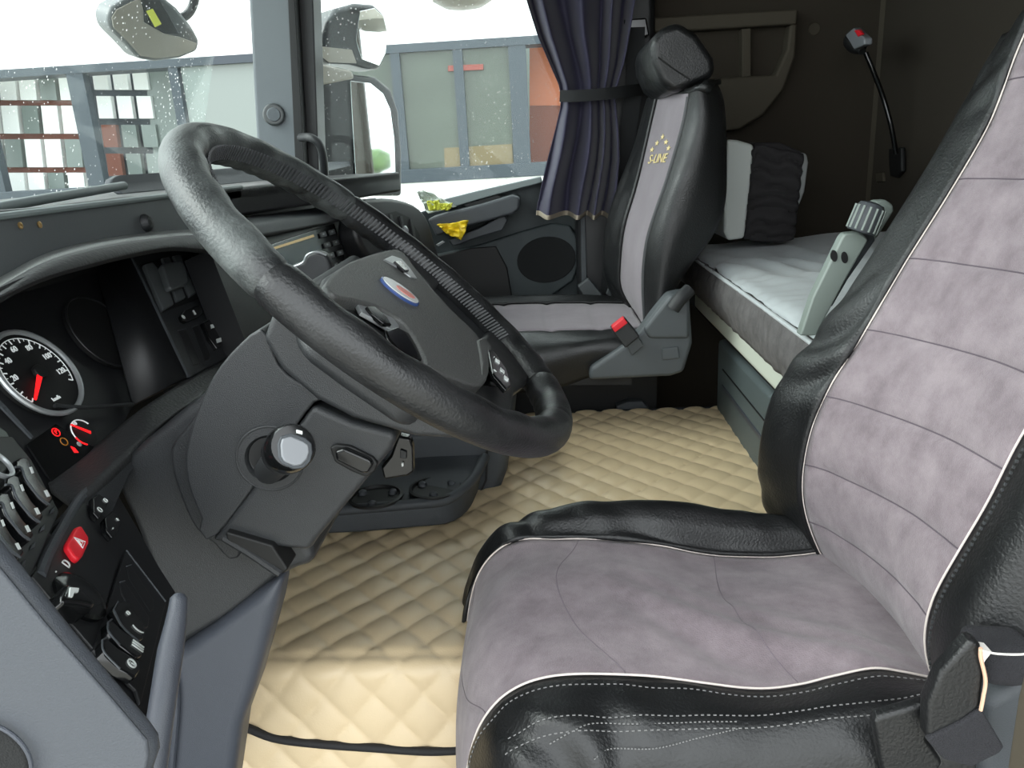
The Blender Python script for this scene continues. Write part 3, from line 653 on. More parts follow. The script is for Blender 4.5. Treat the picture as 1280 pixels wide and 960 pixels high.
# instrument brow
A1 = [(-60, 372), (0, 345), (60, 315), (130, 298), (200, 289), (250, 286), (290, 290)]
A2 = [(-60, 392), (0, 358), (60, 326), (130, 307), (200, 297), (250, 294), (288, 300)]
A3 = [(-60, 405), (0, 372), (60, 345), (120, 328), (165, 317), (215, 309), (262, 312)]
A4 = [(-60, 412), (0, 377), (60, 350), (120, 333), (165, 322), (215, 314), (262, 318)]
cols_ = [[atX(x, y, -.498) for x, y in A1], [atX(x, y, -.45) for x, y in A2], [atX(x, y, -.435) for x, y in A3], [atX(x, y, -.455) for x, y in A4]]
G = loft(cols_, 50, 5); sheet('brow_top', G, 0, 5, 'brow', db, th=.006, label='upper edge of the instrument brow with windscreen glare in its colour'); sheet('instrument_brow', G, 5, 15, 'ledge', db, th=.008)
# plane A : gauges, wing panel, centre switch panel
nA = V((math.cos(.54), 0, math.sin(.54)))
PA = Plane(atY(46.6, 467, .715), nA)
PR = PA.shift(.035)   # front ridge plane
ic = thing('instrument_cluster', 'instrument cluster with round speedometer behind the steering wheel', 'instrument cluster', PA.on(46, 467))
pslab('cluster_face', [(-120, 380), (0, 330), (121, 322), (167, 506), (118, 590), (60, 650), (-120, 640)], PA, .03, 'satin', ic, off=-.006)
cg = PA.on(46.6, 467)
def gp(c, ang, r, off=0): return c + PA.u * r * math.cos(math.radians(ang)) + PA.v * r * math.sin(math.radians(ang)) + PA.n * off
sg = disc('speedometer', cg, PA.n, .048, .005, 'deep', ic, seg=48, u=PA.u)
ring('bezel', cg + PA.n * .002, PA.n, .0475, .0028, 'silver', sg, u=PA.u)
# work out the angle that matches a pixel
def ang_of(px, py, c=cg, P=PA):
    d = P.on(px, py) - c; return math.degrees(math.atan2(d.dot(P.v), d.dot(P.u)))
tip = ang_of(40, 501)
a_hi = ang_of(82, 474)
def between(a, b, t): return a + (b - a) * t
span = (tip - a_hi) % 360
bx = []
for k in range(0, 29):
    an = tip - span * k / 28; r0 = .038 if k % 2 else .0355
    p0, p1 = gp(cg, an, r0, .0005), gp(cg, an, .0405, .0005); s_ = PA.n.cross((p1 - p0).normalized()) * (.0003 if k % 2 else .0007)
    bx.append(([p0 - s_, p0 + s_, p1 + s_, p1 - s_], PA.n * .0004))
join_parts('tick_marks', bx, 'whitelit', sg, smooth=False)
ring('dial_arc', cg + PA.n * .0008, PA.n, .0408, .0005, 'whitelit', sg, u=PA.u, a0=tip - span, a1=tip)
for k, s_ in enumerate(['', '20', '40', '60', '80', '100', '120']):
    if s_: text('dial_number', s_, .0085, gp(cg, tip - span * (k + .15) / 6.6, .0305, .0006), PA.u, PA.v, 'whitelit', sg)
nd = gp(cg, tip, .040, .004); nb = gp(cg, tip, 0.0, .004); sd2 = PA.n.cross((nd - nb).normalized())
slab('needle', [nb - sd2 * .003, nb + sd2 * .003, nd + sd2 * .0012, nd - sd2 * .0012], PA.n * .0012, 'redlit', sg, smooth=False, label='red needle at zero')
disc('needle_hub', cg + PA.n * .006, PA.n, .0075, .005, 'deep', sg, seg=24, bevel=.001)
text('dial_unit', 'km/h', .006, PA.on(70, 498, .0006), PA.u, PA.v, 'whitelit', sg)
# faint second dial
c2 = PA.on(128, 415); sg2 = disc('tachometer', c2, PA.n, .048, .004, 'deep', ic, seg=48, u=PA.u, label='unlit dark dial')
ring('bezel', c2 + PA.n * .001, PA.n, .047, .0012, 'satin', sg2, u=PA.u)
c3 = PA.on(104, 541); s3 = disc('air_gauge', c3, PA.n, .0155, .003, 'deep', ic, seg=32, u=PA.u)
ring('bezel', c3 + PA.n * .001, PA.n, .0145, .0007, 'whitelit', s3, u=PA.u, a0=20, a1=180); ring('red_zone', c3 + PA.n * .001, PA.n, .0145, .0009, 'redlit', s3, u=PA.u, a0=180, a1=235)
p0 = PA.on(113, 541, .002); p1 = PA.on(88, 531, .002); sd3 = PA.n.cross((p1 - p0).normalized())
slab('needle', [p0 - sd3 * .0015, p0 + sd3 * .0015, p1 + sd3 * .0006, p1 - sd3 * .0006], PA.n * .001, 'redlit', s3, smooth=False)
text('gauge_digit', '10', .006, PA.on(93, 530, .0006), PA.u, PA.v, 'whitelit', s3)
cw = PA.on(69, 541); ring('brake_lamp', cw + PA.n * .001, PA.n, .0042, .0006, 'redlit', ic, u=PA.u, label='red lit warning symbol')
text('warning_letter', 'P', .006, cw + PA.n * .001, PA.u, PA.v, 'redlit', ic)
ring('amber_lamp', PA.on(80, 552, .001), PA.n, .004, .0005, 'amber', ic, u=PA.u)
slab('oil_lamp', [PA.on(88, 558, .001), PA.on(93, 560, .001), PA.on(98, 566, .001), PA.on(93, 566, .001)], PA.n * .0006, 'redlit', ic, smooth=False)
disc('white_symbol', PA.on(99, 555, .001), PA.n, .0028, .0006, 'whitelit', ic, seg=12)
pslab('cluster_seam', [(-10, 490), (8, 508), (42, 546), (40, 548), (5, 512), (-10, 496)], PA, .002, 'plastic2', ic, off=.002)
pslab('lower_glass', [(34, 555), (70, 530), (118, 560), (66, 604)], PA, .002, 'gloss', ic, off=.001)
pslab('display_screen', [(-20, 520), (8, 540), (16, 556), (-2, 575), (-20, 575)], PA, .002, 'lcd', ic, off=.003, label='grey display screen')
# wing panel : slopes from cluster glass up to the ridge
def quad(nm, pts, m, parent, th=.01, **k): # surface from explicit points, with thickness
    return mk(nm, pts, [tuple(range(len(pts)))], m, parent, solid=th, **k)
quad('side_wing', [PA.on(119, 333), PR.on(160, 320), PR.on(233, 474), PA.on(166, 508)], 'satin', ic, .006)
tube('wing_ridge', [PR.on(158, 318), PR.on(163, 322), PR.on(198, 395), PR.on(235, 473)], .0032, 'plastic2', ic, n=20, seg=8)
tube('glass_reflection_line', [PA.on(68, 507, .003), PA.on(110, 509, .004), PA.on(166, 505, .004)], .0022, 'plastic', ic, n=16, seg=8)  # thin grey tube drawn for the reflection line across the cluster glass

# centre switch panel with vent
sp = thing('centre_switch_panel', 'black centre panel with air vent and rocker switches right of cluster', 'switch panel', PR.on(240, 400))
PS = PR.shift(-.004)
pslab('panel_face', [(160, 318), (215, 309), (262, 312), (310, 434), (236, 474)], PS, .04, 'plastic', sp, bevel=.003)
tube('panel_ridge', [PS.on(261, 318, .002), PS.on(285, 375, .002), PS.on(306, 432, .002)], .0022, 'plastic', sp, n=16, seg=8)
av = pslab('air_vent', [(177, 330), (203, 321), (231, 318), (238, 324), (257, 363), (257, 370), (205, 390)], PS, .004, 'deep', sp, off=.002, bevel=.001)
for a in ([(181, 330), (191, 327), (206, 345), (218, 380), (205, 388)], [(203, 322), (212, 320), (233, 372), (222, 377)], [(217, 319), (226, 318), (246, 366), (238, 371)]):
    pslab('vent_louvre', a, PS, .008, 'fascia', av, off=.006, bevel=.002)
pslab('vent_slider', [(203, 331), (206, 328), (226, 326), (232, 331), (236, 351), (233, 356), (216, 362), (212, 358)], PS, .01, 'fascia', av, off=.016, bevel=.004)
tube('vent_rim', [PS.on(x, y, .003) for x, y in [(240, 320), (248, 340), (257, 360), (257, 367), (250, 371)]], .0015, 'plastic', av, n=20, seg=6)
def rocker(pts, parent, P, name='rocker_switch', off=.006, m='gloss', edge=True, lab=None):
    o = pslab(name, pts, P, .008, m, parent, off=off, bevel=.0018, label=lab)
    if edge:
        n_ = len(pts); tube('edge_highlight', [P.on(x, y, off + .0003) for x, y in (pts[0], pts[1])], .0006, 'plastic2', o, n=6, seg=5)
    return o
r1 = rocker([(227, 394), (231, 388), (248, 381), (253, 384), (254, 391), (249, 396), (234, 402), (229, 400)], sp, PS, 'headlamp_leveller', lab='small oval switch with white marks')
text('switch_mark', '//', .009, PS.on(243, 391, .0062), PS.u, PS.v, 'white', r1); disc('switch_mark', PS.on(229.5, 396, .0064), PS.n, .003, .0005, 'white', r1, seg=10)
for a in ([(222, 413), (233, 411), (251, 450), (250, 455), (242, 457), (226, 420)], [(240, 409), (248, 406), (264, 444), (262, 449), (256, 451), (242, 414)]):
    rocker(a, sp, PS, 'blank_switch', .001, 'satin'); 
r2 = rocker([(254, 403), (262, 399), (268, 404), (277, 427), (276, 433), (272, 436), (262, 422), (256, 408)], sp, PS)
slab('switch_mark', [PS.on(263, 406, .0065), PS.on(267, 405, .0065), PS.on(268, 410, .0065), PS.on(264, 411, .0065)], PS.n * .0004, 'white', r2, smooth=False)
slab('switch_mark', [PS.on(270, 424, .0065), PS.on(276, 422, .0065), PS.on(277, 427, .0065), PS.on(271, 429, .0065)], PS.n * .0004, 'white', r2, smooth=False)
r3 = rocker([(269, 395), (276, 392), (284, 405), (292, 424), (290, 430), (286, 430), (277, 415), (270, 400)], sp, PS)
ring('switch_mark', PS.on(287, 416, .0066), PS.n, .0035, .0006, 'grey_cap', r3, u=PS.u)
# lower ledge below the cluster (soft textured strip)
cols_ = [[PA.on(60, 604), PA.on(118, 558), PR.on(175, 512), PR.on(236, 474), PR.on(310, 434), PR.on(380, 398)],
         [PR.on(95, 632, .01), PR.on(142, 581, .012), PR.on(190, 540, .015), PR.on(245, 500, .015), PR.on(320, 456, .015), PR.on(385, 418, .012)]]
G = loft(cols_, 40, 8); sheet('soft_ledge', G, 0, 8, 'ledge', db, th=.01, label='textured soft ledge below the cluster')
pslab('ledge_underside', [(60, 665), (95, 632), (142, 581), (190, 540), (245, 500), (246, 512), (200, 548), (162, 590), (140, 640), (100, 700)], PR, .02, 'plastic', db, off=.008)
lathe('socket', [(.006, 0), (.006, .003), (.004, .003), (.004, .001)], PR.on(268, 485, .012), PR.n, 'gloss', db, seg=16)
text('socket_mark', 'm', .009, PR.on(271, 485, .0165), PS.u, PS.v, 'white', db)
# dash middle: band, radio stack, passenger-side vent pod
yslab('dash_core', [(330, 300), (400, 282), (440, 276), (470, 330), (540, 350), (540, 420), (400, 480), (320, 470), (310, 400)], 1.8, 1.95, 'deep', db)
cols_ = [[atX(x, y, -.50) for x, y in [(262, 290), (300, 273), (350, 266), (397, 259), (440, 251), (470, 247)]],
         [atX(x, y, -.45) for x, y in [(262, 298), (300, 284), (350, 275), (397, 268), (440, 259), (470, 255)]],
         [atX(x, y, -.44) for x, y in [(265, 312), (300, 300), (350, 290), (397, 281), (440, 272), (470, 270)]]]
G = loft(cols_, 30, 6); sheet('centre_top_band', G, 0, 12, 'plastic2', db, th=.01)
PC = Plane(V((-.455, 1.3, .9)), (math.cos(.35), 0, math.sin(.35)))
pslab('centre_face', [(262, 312), (300, 300), (397, 281), (440, 272), (520, 330), (520, 400), (400, 470), (312, 440)], PC, .04, 'satin', db, off=-.002)
ra = thing('radio', 'black dashboard radio with button columns behind the wheel', 'radio', PC.on(390, 310))
pslab('radio_body', [(318, 312), (392, 287), (418, 279), (434, 330), (440, 336), (352, 366)], PC, .03, 'gloss', ra, off=.004, bevel=.002)
pslab('radio_screen', [(342, 318), (378, 308), (396, 300), (404, 322), (372, 334), (350, 342)], PC, .002, 'navy', ra, off=.006)
pslab('disc_slot', [(332, 312), (392, 293), (393, 296), (333, 315)], PC, .002, 'copper', ra, off=.0065)
for i in range(4):
    for j in range(2):
        x, y = 400 + i * 5 + j * 11, 291 + i * 13 - j * 3
        pslab('radio_button', [(x, y), (x + 7, y - 2), (x + 9, y + 4), (x + 2, y + 6)], PC, .003, 'plastic', ra, off=.008, bevel=.0006)
        pslab('button_mark', [(x + 3, y + 1), (x + 5, y), (x + 6, y + 2), (x + 4, y + 3)], PC, .0005, 'grey_cap', ra, off=.0085)
vp_ = thing('side_air_vent', 'black rounded air vent pod at passenger end of dashboard', 'air vent', atY(500, 300, 1.9))
pod = [(452, 252), (472, 247), (497, 248), (520, 256), (534, 272), (543, 300), (552, 330), (560, 372), (530, 372), (470, 330), (446, 290)]
PV = Plane(atY(500, 290, 1.80), (math.cos(.15), -.25, math.sin(.2)))
pslab('pod_housing', smooth_px(pod), PV, .05, 'satin', vp_, bevel=.012, seg=4)
pslab('vent_recess', [(470, 270), (495, 264), (512, 272), (524, 292), (532, 335), (510, 340), (480, 300)], PV, .004, 'deep', vp_, off=.002)
for k in range(4): pslab('vent_slat', [(474 + k * 13, 268 - k + (k * k)), (477 + k * 13, 268 - k + k * k), (494 + k * 11, 318 + k * 6), (491 + k * 11, 318 + k * 6)], PV, .006, 'plastic', vp_, off=.006)
lathe('vent_knob', [(.01, 0), (.01, .006), (.004, .01)], PV.on(505, 288, .004), PV.n, 'silver', vp_, seg=16)
# dark dash body under it all (closes the front)
slab('lower_body', [V((-.98, .3, 0.05)), V((-.98, .3, .95)), V((-.56, .3, .95)), V((-.56, .3, .62)), V((-.7, .3, .4)), V((-.8, .3, 0.05))], (0, 1.72, 0), 'deep', db)

# ================================================================== LEFT SWITCH PANELS
yw = math.radians(21); nb_ = V((math.cos(yw) * math.cos(.62), math.sin(yw) * math.cos(.62), math.sin(.62)))
PB = Plane(V(PR.on(95, 632, .012)), nb_)
lp = thing('light_switch_panel', 'lower left panel with red hazard button and lamp dial', 'switch panel', PB.on(120, 720))
pslab('panel_face', [(95, 630), (123, 603), (145, 612), (172, 658), (200, 708), (222, 742), (195, 900), (150, 880), (30, 720), (60, 690)], PB, .03, 'satin', lp, bevel=.003)
tube('panel_edge', [PB.on(123, 600, .001), PB.on(96, 629, .001), PB.on(62, 690, .001), PB.on(50, 720, .001)], .004, 'plastic2', lp, n=24, seg=8)
pslab('hazard_plate', [(98, 635), (147, 705), (118, 812), (40, 720)], PB, .003, 'satin', lp, off=.0022, bevel=.0008)
hb = pslab('hazard_button', [(96, 658), (102, 656), (112, 672), (112, 678), (105, 694), (100, 700), (94, 696), (85, 683), (85, 677)], PB, .006, 'red', lp, off=.007, bevel=.0025, label='red hazard light button')
def outline_tri(nm, pts, P, off, r, m, parent):
    tube(nm, [P.on(x, y, off) for x, y in pts], r, m, parent, n=0, seg=5, closed=True, smooth=False)
hc_ = PB.on(101, 678, .0073)
for rr in (.0062, .0030): tube('hazard_triangle', [hc_ + (PB.v * math.cos(math.radians(a)) + PB.u * math.sin(math.radians(a))) * rr for a in (0, 120, 240)], .0005, 'white', hb, n=0, seg=5, closed=True, smooth=False)
for n_, (pts, s_, q) in enumerate([([(116, 622), (127, 614), (131, 618), (135, 630), (127, 643), (124, 648), (117, 640)], 'O', (132, 626)), ([(131, 648), (141, 638), (150, 645), (152, 653), (146, 668), (141, 672), (133, 662)], '+', (147, 650))]):
    o = pslab('small_button', pts, PB, .006, 'gloss', lp, off=.006, bevel=.0012)
    text('button_mark', s_, .007, PB.on(*q, .0062), PB.u, PB.v, 'white', o)
    q2 = (125, 637) if n_ == 0 else (140, 660)
    if n_: text('button_mark', '-', .009, PB.on(*q2, .0062), PB.u, PB.v, 'white', o)
    else: ring('button_mark', PB.on(*q2, .0064), PB.n, .0025, .0004, 'white', o, u=PB.u)
lk = thing('lamp_dial', 'black rotary headlamp dial with white pointer mark', 'knob', PB.on(97, 745))
lathe('dial_base', [(.022, 0), (.022, .003), (.018, .005), (.012, .006)], PB.on(98, 748, .002), PB.n, 'gloss', lk)
pslab('dial_grip', [(78, 742), (84, 728), (96, 730), (122, 752), (119, 758), (100, 754), (80, 752)], PB, .02, 'gloss', lk, off=.024, bevel=.004)
pslab('pointer_mark', [(88, 734), (99, 735), (98, 740), (93, 740), (91, 746), (87, 745)], PB, .001, 'white', lk, off=.025)
for (x, y), s_ in (((83, 705), 'D'), ((71, 716), ':'), ((120, 742), 'o')): text('symbol', s_, .010, PB.on(x, y, .003), PB.u, PB.v, 'white', lp)
rp = thing('rocker_unit', 'black sub panel with three rocker switches beside the grey handle', 'switch panel', PB.on(165, 780))
pslab('panel_plate', [(158, 687), (208, 752), (176, 880), (170, 862), (117, 812)], PB, .003, 'satin', rp, off=.0035, bevel=.0008)
tube('plate_edge', [PB.on(158, 688, .004), PB.on(207, 752, .004)], .0008, 'plastic2', rp, n=6, seg=5)
rocker([(158, 708), (164, 706), (193, 750), (193, 762), (188, 766), (160, 722)], rp, PB, 'blank_switch', .004, 'satin')
rocker([(150, 728), (156, 726), (188, 772), (186, 784), (180, 786), (152, 742)], rp, PB, 'blank_switch', .0045, 'satin')
ro = [([(142, 762), (148, 752), (160, 750), (182, 782), (180, 798), (174, 802), (154, 784)], (171, 787), '(', (159, 766)),
      ([(135, 778), (140, 774), (152, 786), (180, 806), (178, 820), (172, 822), (150, 806), (136, 790)], (171, 807), '|||', None),
      ([(128, 800), (134, 797), (148, 810), (175, 826), (176, 838), (170, 847), (150, 836), (130, 815)], (165, 830), 'O', None)]
for pts, q, s_, q2 in ro:
    o = rocker(pts, rp, PB, off=.011); text('switch_mark', s_, .011, PB.on(*q, .0112), PB.u, PB.v, 'white', o)
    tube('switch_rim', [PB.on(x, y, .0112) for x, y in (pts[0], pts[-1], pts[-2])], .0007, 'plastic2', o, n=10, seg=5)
    if s_ == 'O': text('switch_mark', 'i', .007, PB.on(*q, .0112), PB.u, PB.v, 'white', o)
    if q2: text('switch_mark', 'o', .008, PB.on(*q2, .0112), PB.u, PB.v, 'white', o)
# bank of rockers at far left
PK = Plane(PB.on(62, 640, .0), nb_)
rb = thing('rocker_bank', 'row of black rocker switches at lower left below display', 'switch panel', PK.on(30, 630))
pslab('bank_plate', [(-90, 540), (16, 545), (40, 575), (75, 640), (40, 720), (-90, 760)], PK, .02, 'satin', rb, off=.004, bevel=.002)
base = [(20, 575), (26, 571), (35, 572), (40, 584), (52, 604), (66, 620), (67, 624), (62, 632), (50, 622), (32, 600), (27, 586), (19, 584)]
for k in range(5):
    dx, dy = -12 * k, 22 * k
    o = pslab('rocker_switch', [(x + dx, y + dy) for x, y in base], PK, .012, 'gloss', rb, off=.014, bevel=.002)
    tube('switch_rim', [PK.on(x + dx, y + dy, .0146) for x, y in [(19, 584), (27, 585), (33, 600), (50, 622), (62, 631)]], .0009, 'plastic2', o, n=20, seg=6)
    for (x, y), wd in (((40, 588), 3), ((59, 617), 4)):
        pslab('switch_mark', [(x + dx - wd, y + dy - 4), (x + dx, y + dy - 5), (x + dx + wd, y + dy + 3), (x + dx, y + dy + 4)], PK, .0005, 'white', o, off=.0147, bevel=.0004)
    pslab('indicator', [(64 + dx, 636 + dy), (69 + dx, 632 + dy), (68 + dx, 640 + dy), (62 + dx, 643 + dy)], PK, .002, 'plastic2', rb, off=.006, bevel=.0008)
tag(ring('round_selector', PK.on(-4, 580, .012), PK.n, .013, .002, 'silver', None, u=PK.u), 'silver edged round selector at left picture edge', 'knob')

# ================================================================== GREY DOOR-SIDE PANEL, HANDLE, FOOT PANEL
gpn = thing('door_side_panel', 'blue grey end panel of dashboard nearest the open driver door', 'panel', atY(60, 900, .32))
yslab('panel_body', [(-90, 553), (-40, 615), (0, 663), (45, 718), (100, 788), (150, 848), (192, 897), (203, 913), (205, 928), (198, 948), (182, 1010), (-90, 1010)], .30, .288, 'blue_grey', gpn, bevel=.005, seg=4)
yslab('panel_bead', [(-90, 592), (0, 704), (60, 777), (140, 868), (186, 922), (189, 940), (176, 1010), (-90, 1010)], .288, .285, 'blue_grey', gpn, bevel=.003)
disc('speaker_ring', atY(-18, 950, .283), (0, -1, 0), .021, .01, 'mesh', gpn, bevel=.003, seg=40, label='round black mesh disc')
ring('disc_rim', atY(-18, 950, .282), (0, -1, 0), .0215, .001, 'blue_grey2', gpn)
gh = thing('grey_grab_handle', 'slim blue grey grab handle standing beside the rocker panel', 'handle', atY(195, 940, .42))
P_ = [atY(224, 742, .46), atY(221, 770, .45), atY(213, 815, .435), atY(206, 860, .42), atY(200, 900, .41), atY(192, 960, .40)]
tube('handle_bar', P_, lambda t: .0055 + .003 * min(1, t * 3) if t > .01 else .003, 'blue_grey2', gh, n=40, seg=16)
fp_ = thing('footwell_panel', 'slate blue moulded lower column cover above the pedals', 'panel', (-.4, .65, 0))
yslab('cover_body', [(352, 722), (344, 765), (332, 810), (318, 860), (300, 910), (286, 1010), (170, 1010), (196, 940), (205, 880), (212, 822), (260, 790), (310, 752)], .66, .705, 'blue_grey2', fp_, bevel=.02, seg=5)
tube('cover_crease', [atY(212, 822, .657), atY(219, 860, .655), atY(219, 900, .655), atY(210, 1000, .655)], .004, 'blue_grey2', fp_, n=20, seg=8)

# ================================================================== STEERING COLUMN
sc_ = thing('steering_column', 'dark grey steering column shroud with stalk below the wheel', 'steering column', (-.3, .745, .6))
def rshroud(nm, pxs, y0, y1, m, bev, **k):
    if nm in ('column_base', 'base_collar', 'upper_shroud'): pxs = smooth_px(pxs)
    return yslab(nm, pxs, y0, y1, m, sc_, bevel=bev, seg=6, **k)
rshroud('column_base', [(150, 590), (163, 566), (200, 535), (245, 500), (300, 480), (390, 690), (385, 706), (350, 722), (300, 765), (240, 800), (214, 818), (196, 740), (170, 665), (143, 605)], .675, .84, 'shroud', .028)
rshroud('base_collar', [(213, 560), (228, 540), (262, 500), (300, 470), (300, 690), (262, 676), (240, 655), (218, 600)], .655, .84, 'plastic', .012)
rshroud('upper_shroud', [(232, 566), (244, 520), (268, 468), (300, 430), (330, 412), (352, 462), (410, 500), (388, 508), (300, 632), (262, 676), (247, 660), (252, 650), (240, 622), (233, 596)], .640, .85, 'shroud', .022)
rshroud('lower_shroud', [(391, 506), (440, 528), (490, 540), (497, 546), (490, 562), (440, 622), (395, 676), (386, 690), (352, 686), (262, 678), (330, 590)], .640, .85, 'shroud', .016)
rshroud('shroud_recess', [(282, 665), (340, 682), (360, 712), (352, 718), (300, 690), (283, 674)], .632, .66, 'deep', .002)
tube('shroud_lip', [atY(280, 672, .636), atY(310, 690, .634), atY(350, 717, .632)], .004, 'plastic', sc_, n=20, seg=8)
# stalk
SY = .640; sn = V((.12, -1, .05))
ring('stalk_ring', atY(338, 573, SY - .002), sn, .030, .0012, 'plastic', sc_)
lathe('stalk_socket', [(.0305, -.002), (.0305, .0015), (.0225, .002), (.020, -.0005), (.019, -.004)], atY(338, 573, SY - .001), sn, 'plastic', sc_, seg=40)
disc('socket_hole', atY(336, 570, SY - .003), sn, .0175, .004, 'deep', sc_)
sk = thing('control_stalk', 'black stubby column stalk with square grey end button', 'stalk', atY(338, 573, .63))
a_, b_ = atY(336, 588, .635), atY(361, 560, .55)
tube('stalk_arm', [a_, a_.lerp(b_, .5), b_], lambda t: .0125 + .002 * t, 'plastic', sk, n=16, seg=20)
hd_ = (V((0.0, 0, 1.0)) - V((.25, .55, 1.15))).normalized()
hc = atY(365, 559, .545); hn = (CAM - hc).normalized() * .75 + V((.25, 0, .15)); hn.normalize()
lathe('stalk_head', [(.013, -.034), (.018, -.026), (.0195, -.010), (.0185, .000), (.0165, .004), (.006, .005)], hc, hn, 'gloss', sk, seg=32)
PH = Plane(hc + hn * .0045, hn)
pslab('end_button', [(353, 548), (364, 545), (379, 551), (386, 556), (387, 565), (384, 574), (377, 581), (368, 582), (356, 577), (352, 570), (351, 556)], PH, .004, 'grey_cap', sk, off=.003, bevel=.0014, label='square light grey end button')
pslab('button_frame', [(351, 545), (364, 541), (382, 547), (390, 554), (391, 566), (388, 577), (380, 585), (367, 586), (353, 580), (348, 571), (347, 555)], PH, .004, 'plastic2', sk, off=.0012, bevel=.0012)
pslab('white_mark', [(371, 537), (378, 539), (378, 543), (371, 541)], PH, .002, 'white', sk, off=.0022)
# rocker on lower shroud
pc = yslab('switch_recess', [(412, 560), (420, 556), (438, 558), (466, 572), (472, 580), (468, 590), (458, 597), (440, 590), (418, 578)], .636, .65, 'deep', sc_, bevel=.002)
yslab('column_rocker', [(418, 565), (430, 561), (462, 575), (466, 581), (460, 592), (452, 592), (420, 576)], .630, .65, 'gloss', pc, bevel=.003)
yslab('boot_notch', [(450, 522), (460, 519), (476, 523), (472, 527), (460, 528)], .622, .64, 'deep', sc_, bevel=.001)
# far stalk (silver black lever above the hub)
fs_ = thing('far_column_lever', 'glossy dark lever on far side of steering column', 'stalk', atY(390, 350, .98))
yslab('lever_paddle', [(362, 332), (378, 328), (383, 318), (396, 314), (408, 318), (413, 330), (416, 352), (410, 372), (390, 380), (360, 360)], .98, 1.0, 'shroud', fs_, bevel=.006, seg=4)
tube('lever_rim', [atY(360, 336, .978), atY(378, 329, .978), atY(384, 319, .978), atY(396, 315, .978), atY(408, 319, .978)], .0015, 'silver', fs_, n=20, seg=6)
# key fob
kf = thing('key_fob', 'black remote key fob hanging below the column', 'key', atY(500, 580, .80))
yslab('fob_body', [(497, 545), (512, 548), (516, 560), (517, 590), (510, 595), (480, 600), (476, 585), (488, 570)], .80, .815, 'gloss', kf, bevel=.003)
yslab('fob_button', [(500, 562), (508, 565), (508, 574), (500, 573)], .797, .80, 'plastic', kf, bevel=.001)
yslab('white_mark', [(502, 579), (504, 579), (504, 583), (502, 583)], .7965, .80, 'white', kf)

# ================================================================== STEERING WHEEL
WC = V((-.158, .745, .880)); WT = .738; WR = .213
WN = V((math.sin(WT) * math.cos(.03), math.sin(WT) * math.sin(.03), math.cos(WT)))
WU = V((-math.sin(.03), math.cos(.03), 0)); WV = WN.cross(WU)
def wp3(a, r=WR, off=0): a = math.radians(a); return WC + (WU * math.cos(a) + WV * math.sin(a)) * r + WN * off
PW = Plane(WC, WN)
def wang(px, py): d = PW.on(px, py) - WC; return math.degrees(math.atan2(d.dot(WV), d.dot(WU))) % 360
sw = thing('steering_wheel', 'large black leather steering wheel with worn rim facing driver seat', 'steering wheel', WC)
cuts = sorted([wang(338, 351), wang(438, 267), wang(682, 485), wang(704, 540)])
def rim_seg(nm, a0, a1, m, lab=None):
    n = max(int((a1 - a0) / 1.5), 6); seg = 24; vs = []; fs = []
    for i in range(n + 1):
        t = i / n; a = a0 + (a1 - a0) * t; e = min(t, 1 - t) * (a1 - a0); r = .0183 - (.0016 * max(0, 1 - e / .7))
        am = math.radians(a); rd = WU * math.cos(am) + WV * math.sin(am)
        for j in range(seg):
            b = 2 * math.pi * j / seg; rr = r * (1 + .06 * math.sin(a * .42) * max(0, -math.cos(b + .6)))
            # finger bumps on the inner underside
            if math.cos(b) < -.1 and math.sin(b) < -.2: rr += .0008 * math.sin(math.radians(a) * 62)
            vs.append(WC + rd * (WR + rr * math.cos(b)) + WN * rr * 1.02 * math.sin(b))
    for i in range(n):
        for j in range(seg): fs.append((i * seg + j, i * seg + (j + 1) % seg, (i + 1) * seg + (j + 1) % seg, (i + 1) * seg + j))
    fs += [tuple(range(seg)), tuple(range(n * seg, (n + 1) * seg))]
    return mk(nm, vs, fs, m, sw, label=lab)
cc = cuts + [cuts[0] + 360]
for a, b in zip(cc, cc[1:]):
    mid = ((a + b) / 2) % 360
    rim_seg('rim_section', a, b, 'rimworn' if 60 < mid < 170 else 'rim')
# worn patches on the rim are part of the leather: scuffed overlays via material on near sections
def spiral(a0, a1, b, cnt):
    bx = []
    for i in range(cnt):
        a = a0 + (a1 - a0) * i / cnt; am = math.radians(a); rd = WU * math.cos(am) + WV * math.sin(am); tg = -WU * math.sin(am) + WV * math.cos(am)
        bq = math.radians(b); o = rd * math.cos(bq) + WN * math.sin(bq); s_ = (o.cross(tg)).normalized()
        c = WC + rd * WR + o * .0195; dr = (s_ + tg * .25).normalized() * .0075; w_ = tg * .0011
        bx.append(([c - dr - w_ - o * .001, c - dr + w_ - o * .001, c - dr + w_ + o * .0009, c - dr - w_ + o * .0009], dr * 2))
    o = join_parts('rim_stitching', bx, 'darkthread', sw, smooth=False); o['kind'] = 'stuff'
spiral(cuts[0] - 360 if cuts[0] > 180 else -5, 140, 165, 95)
spiral(-45, -5, 165, 30)
# collar behind the hub, built in the wheel's own frame (v up the wheel, w along the column)
bp_ = [(.052, -.073), (.058, -.05), (.055, -.02), (0, -.016), (-.10, -.016), (-.15, -.018), (-.146, -.030), (-.132, -.038), (-.10, -.061), (-.048, -.082), (-.013, -.088), (.025, -.085)]
slab('wheel_boot', [WC + WU * -.124 + WV * a + WN * b for a, b in bp_], WU * .235, 'shroud', sc_, bevel=.016, seg=5, label='smooth collar behind the wheel hub')
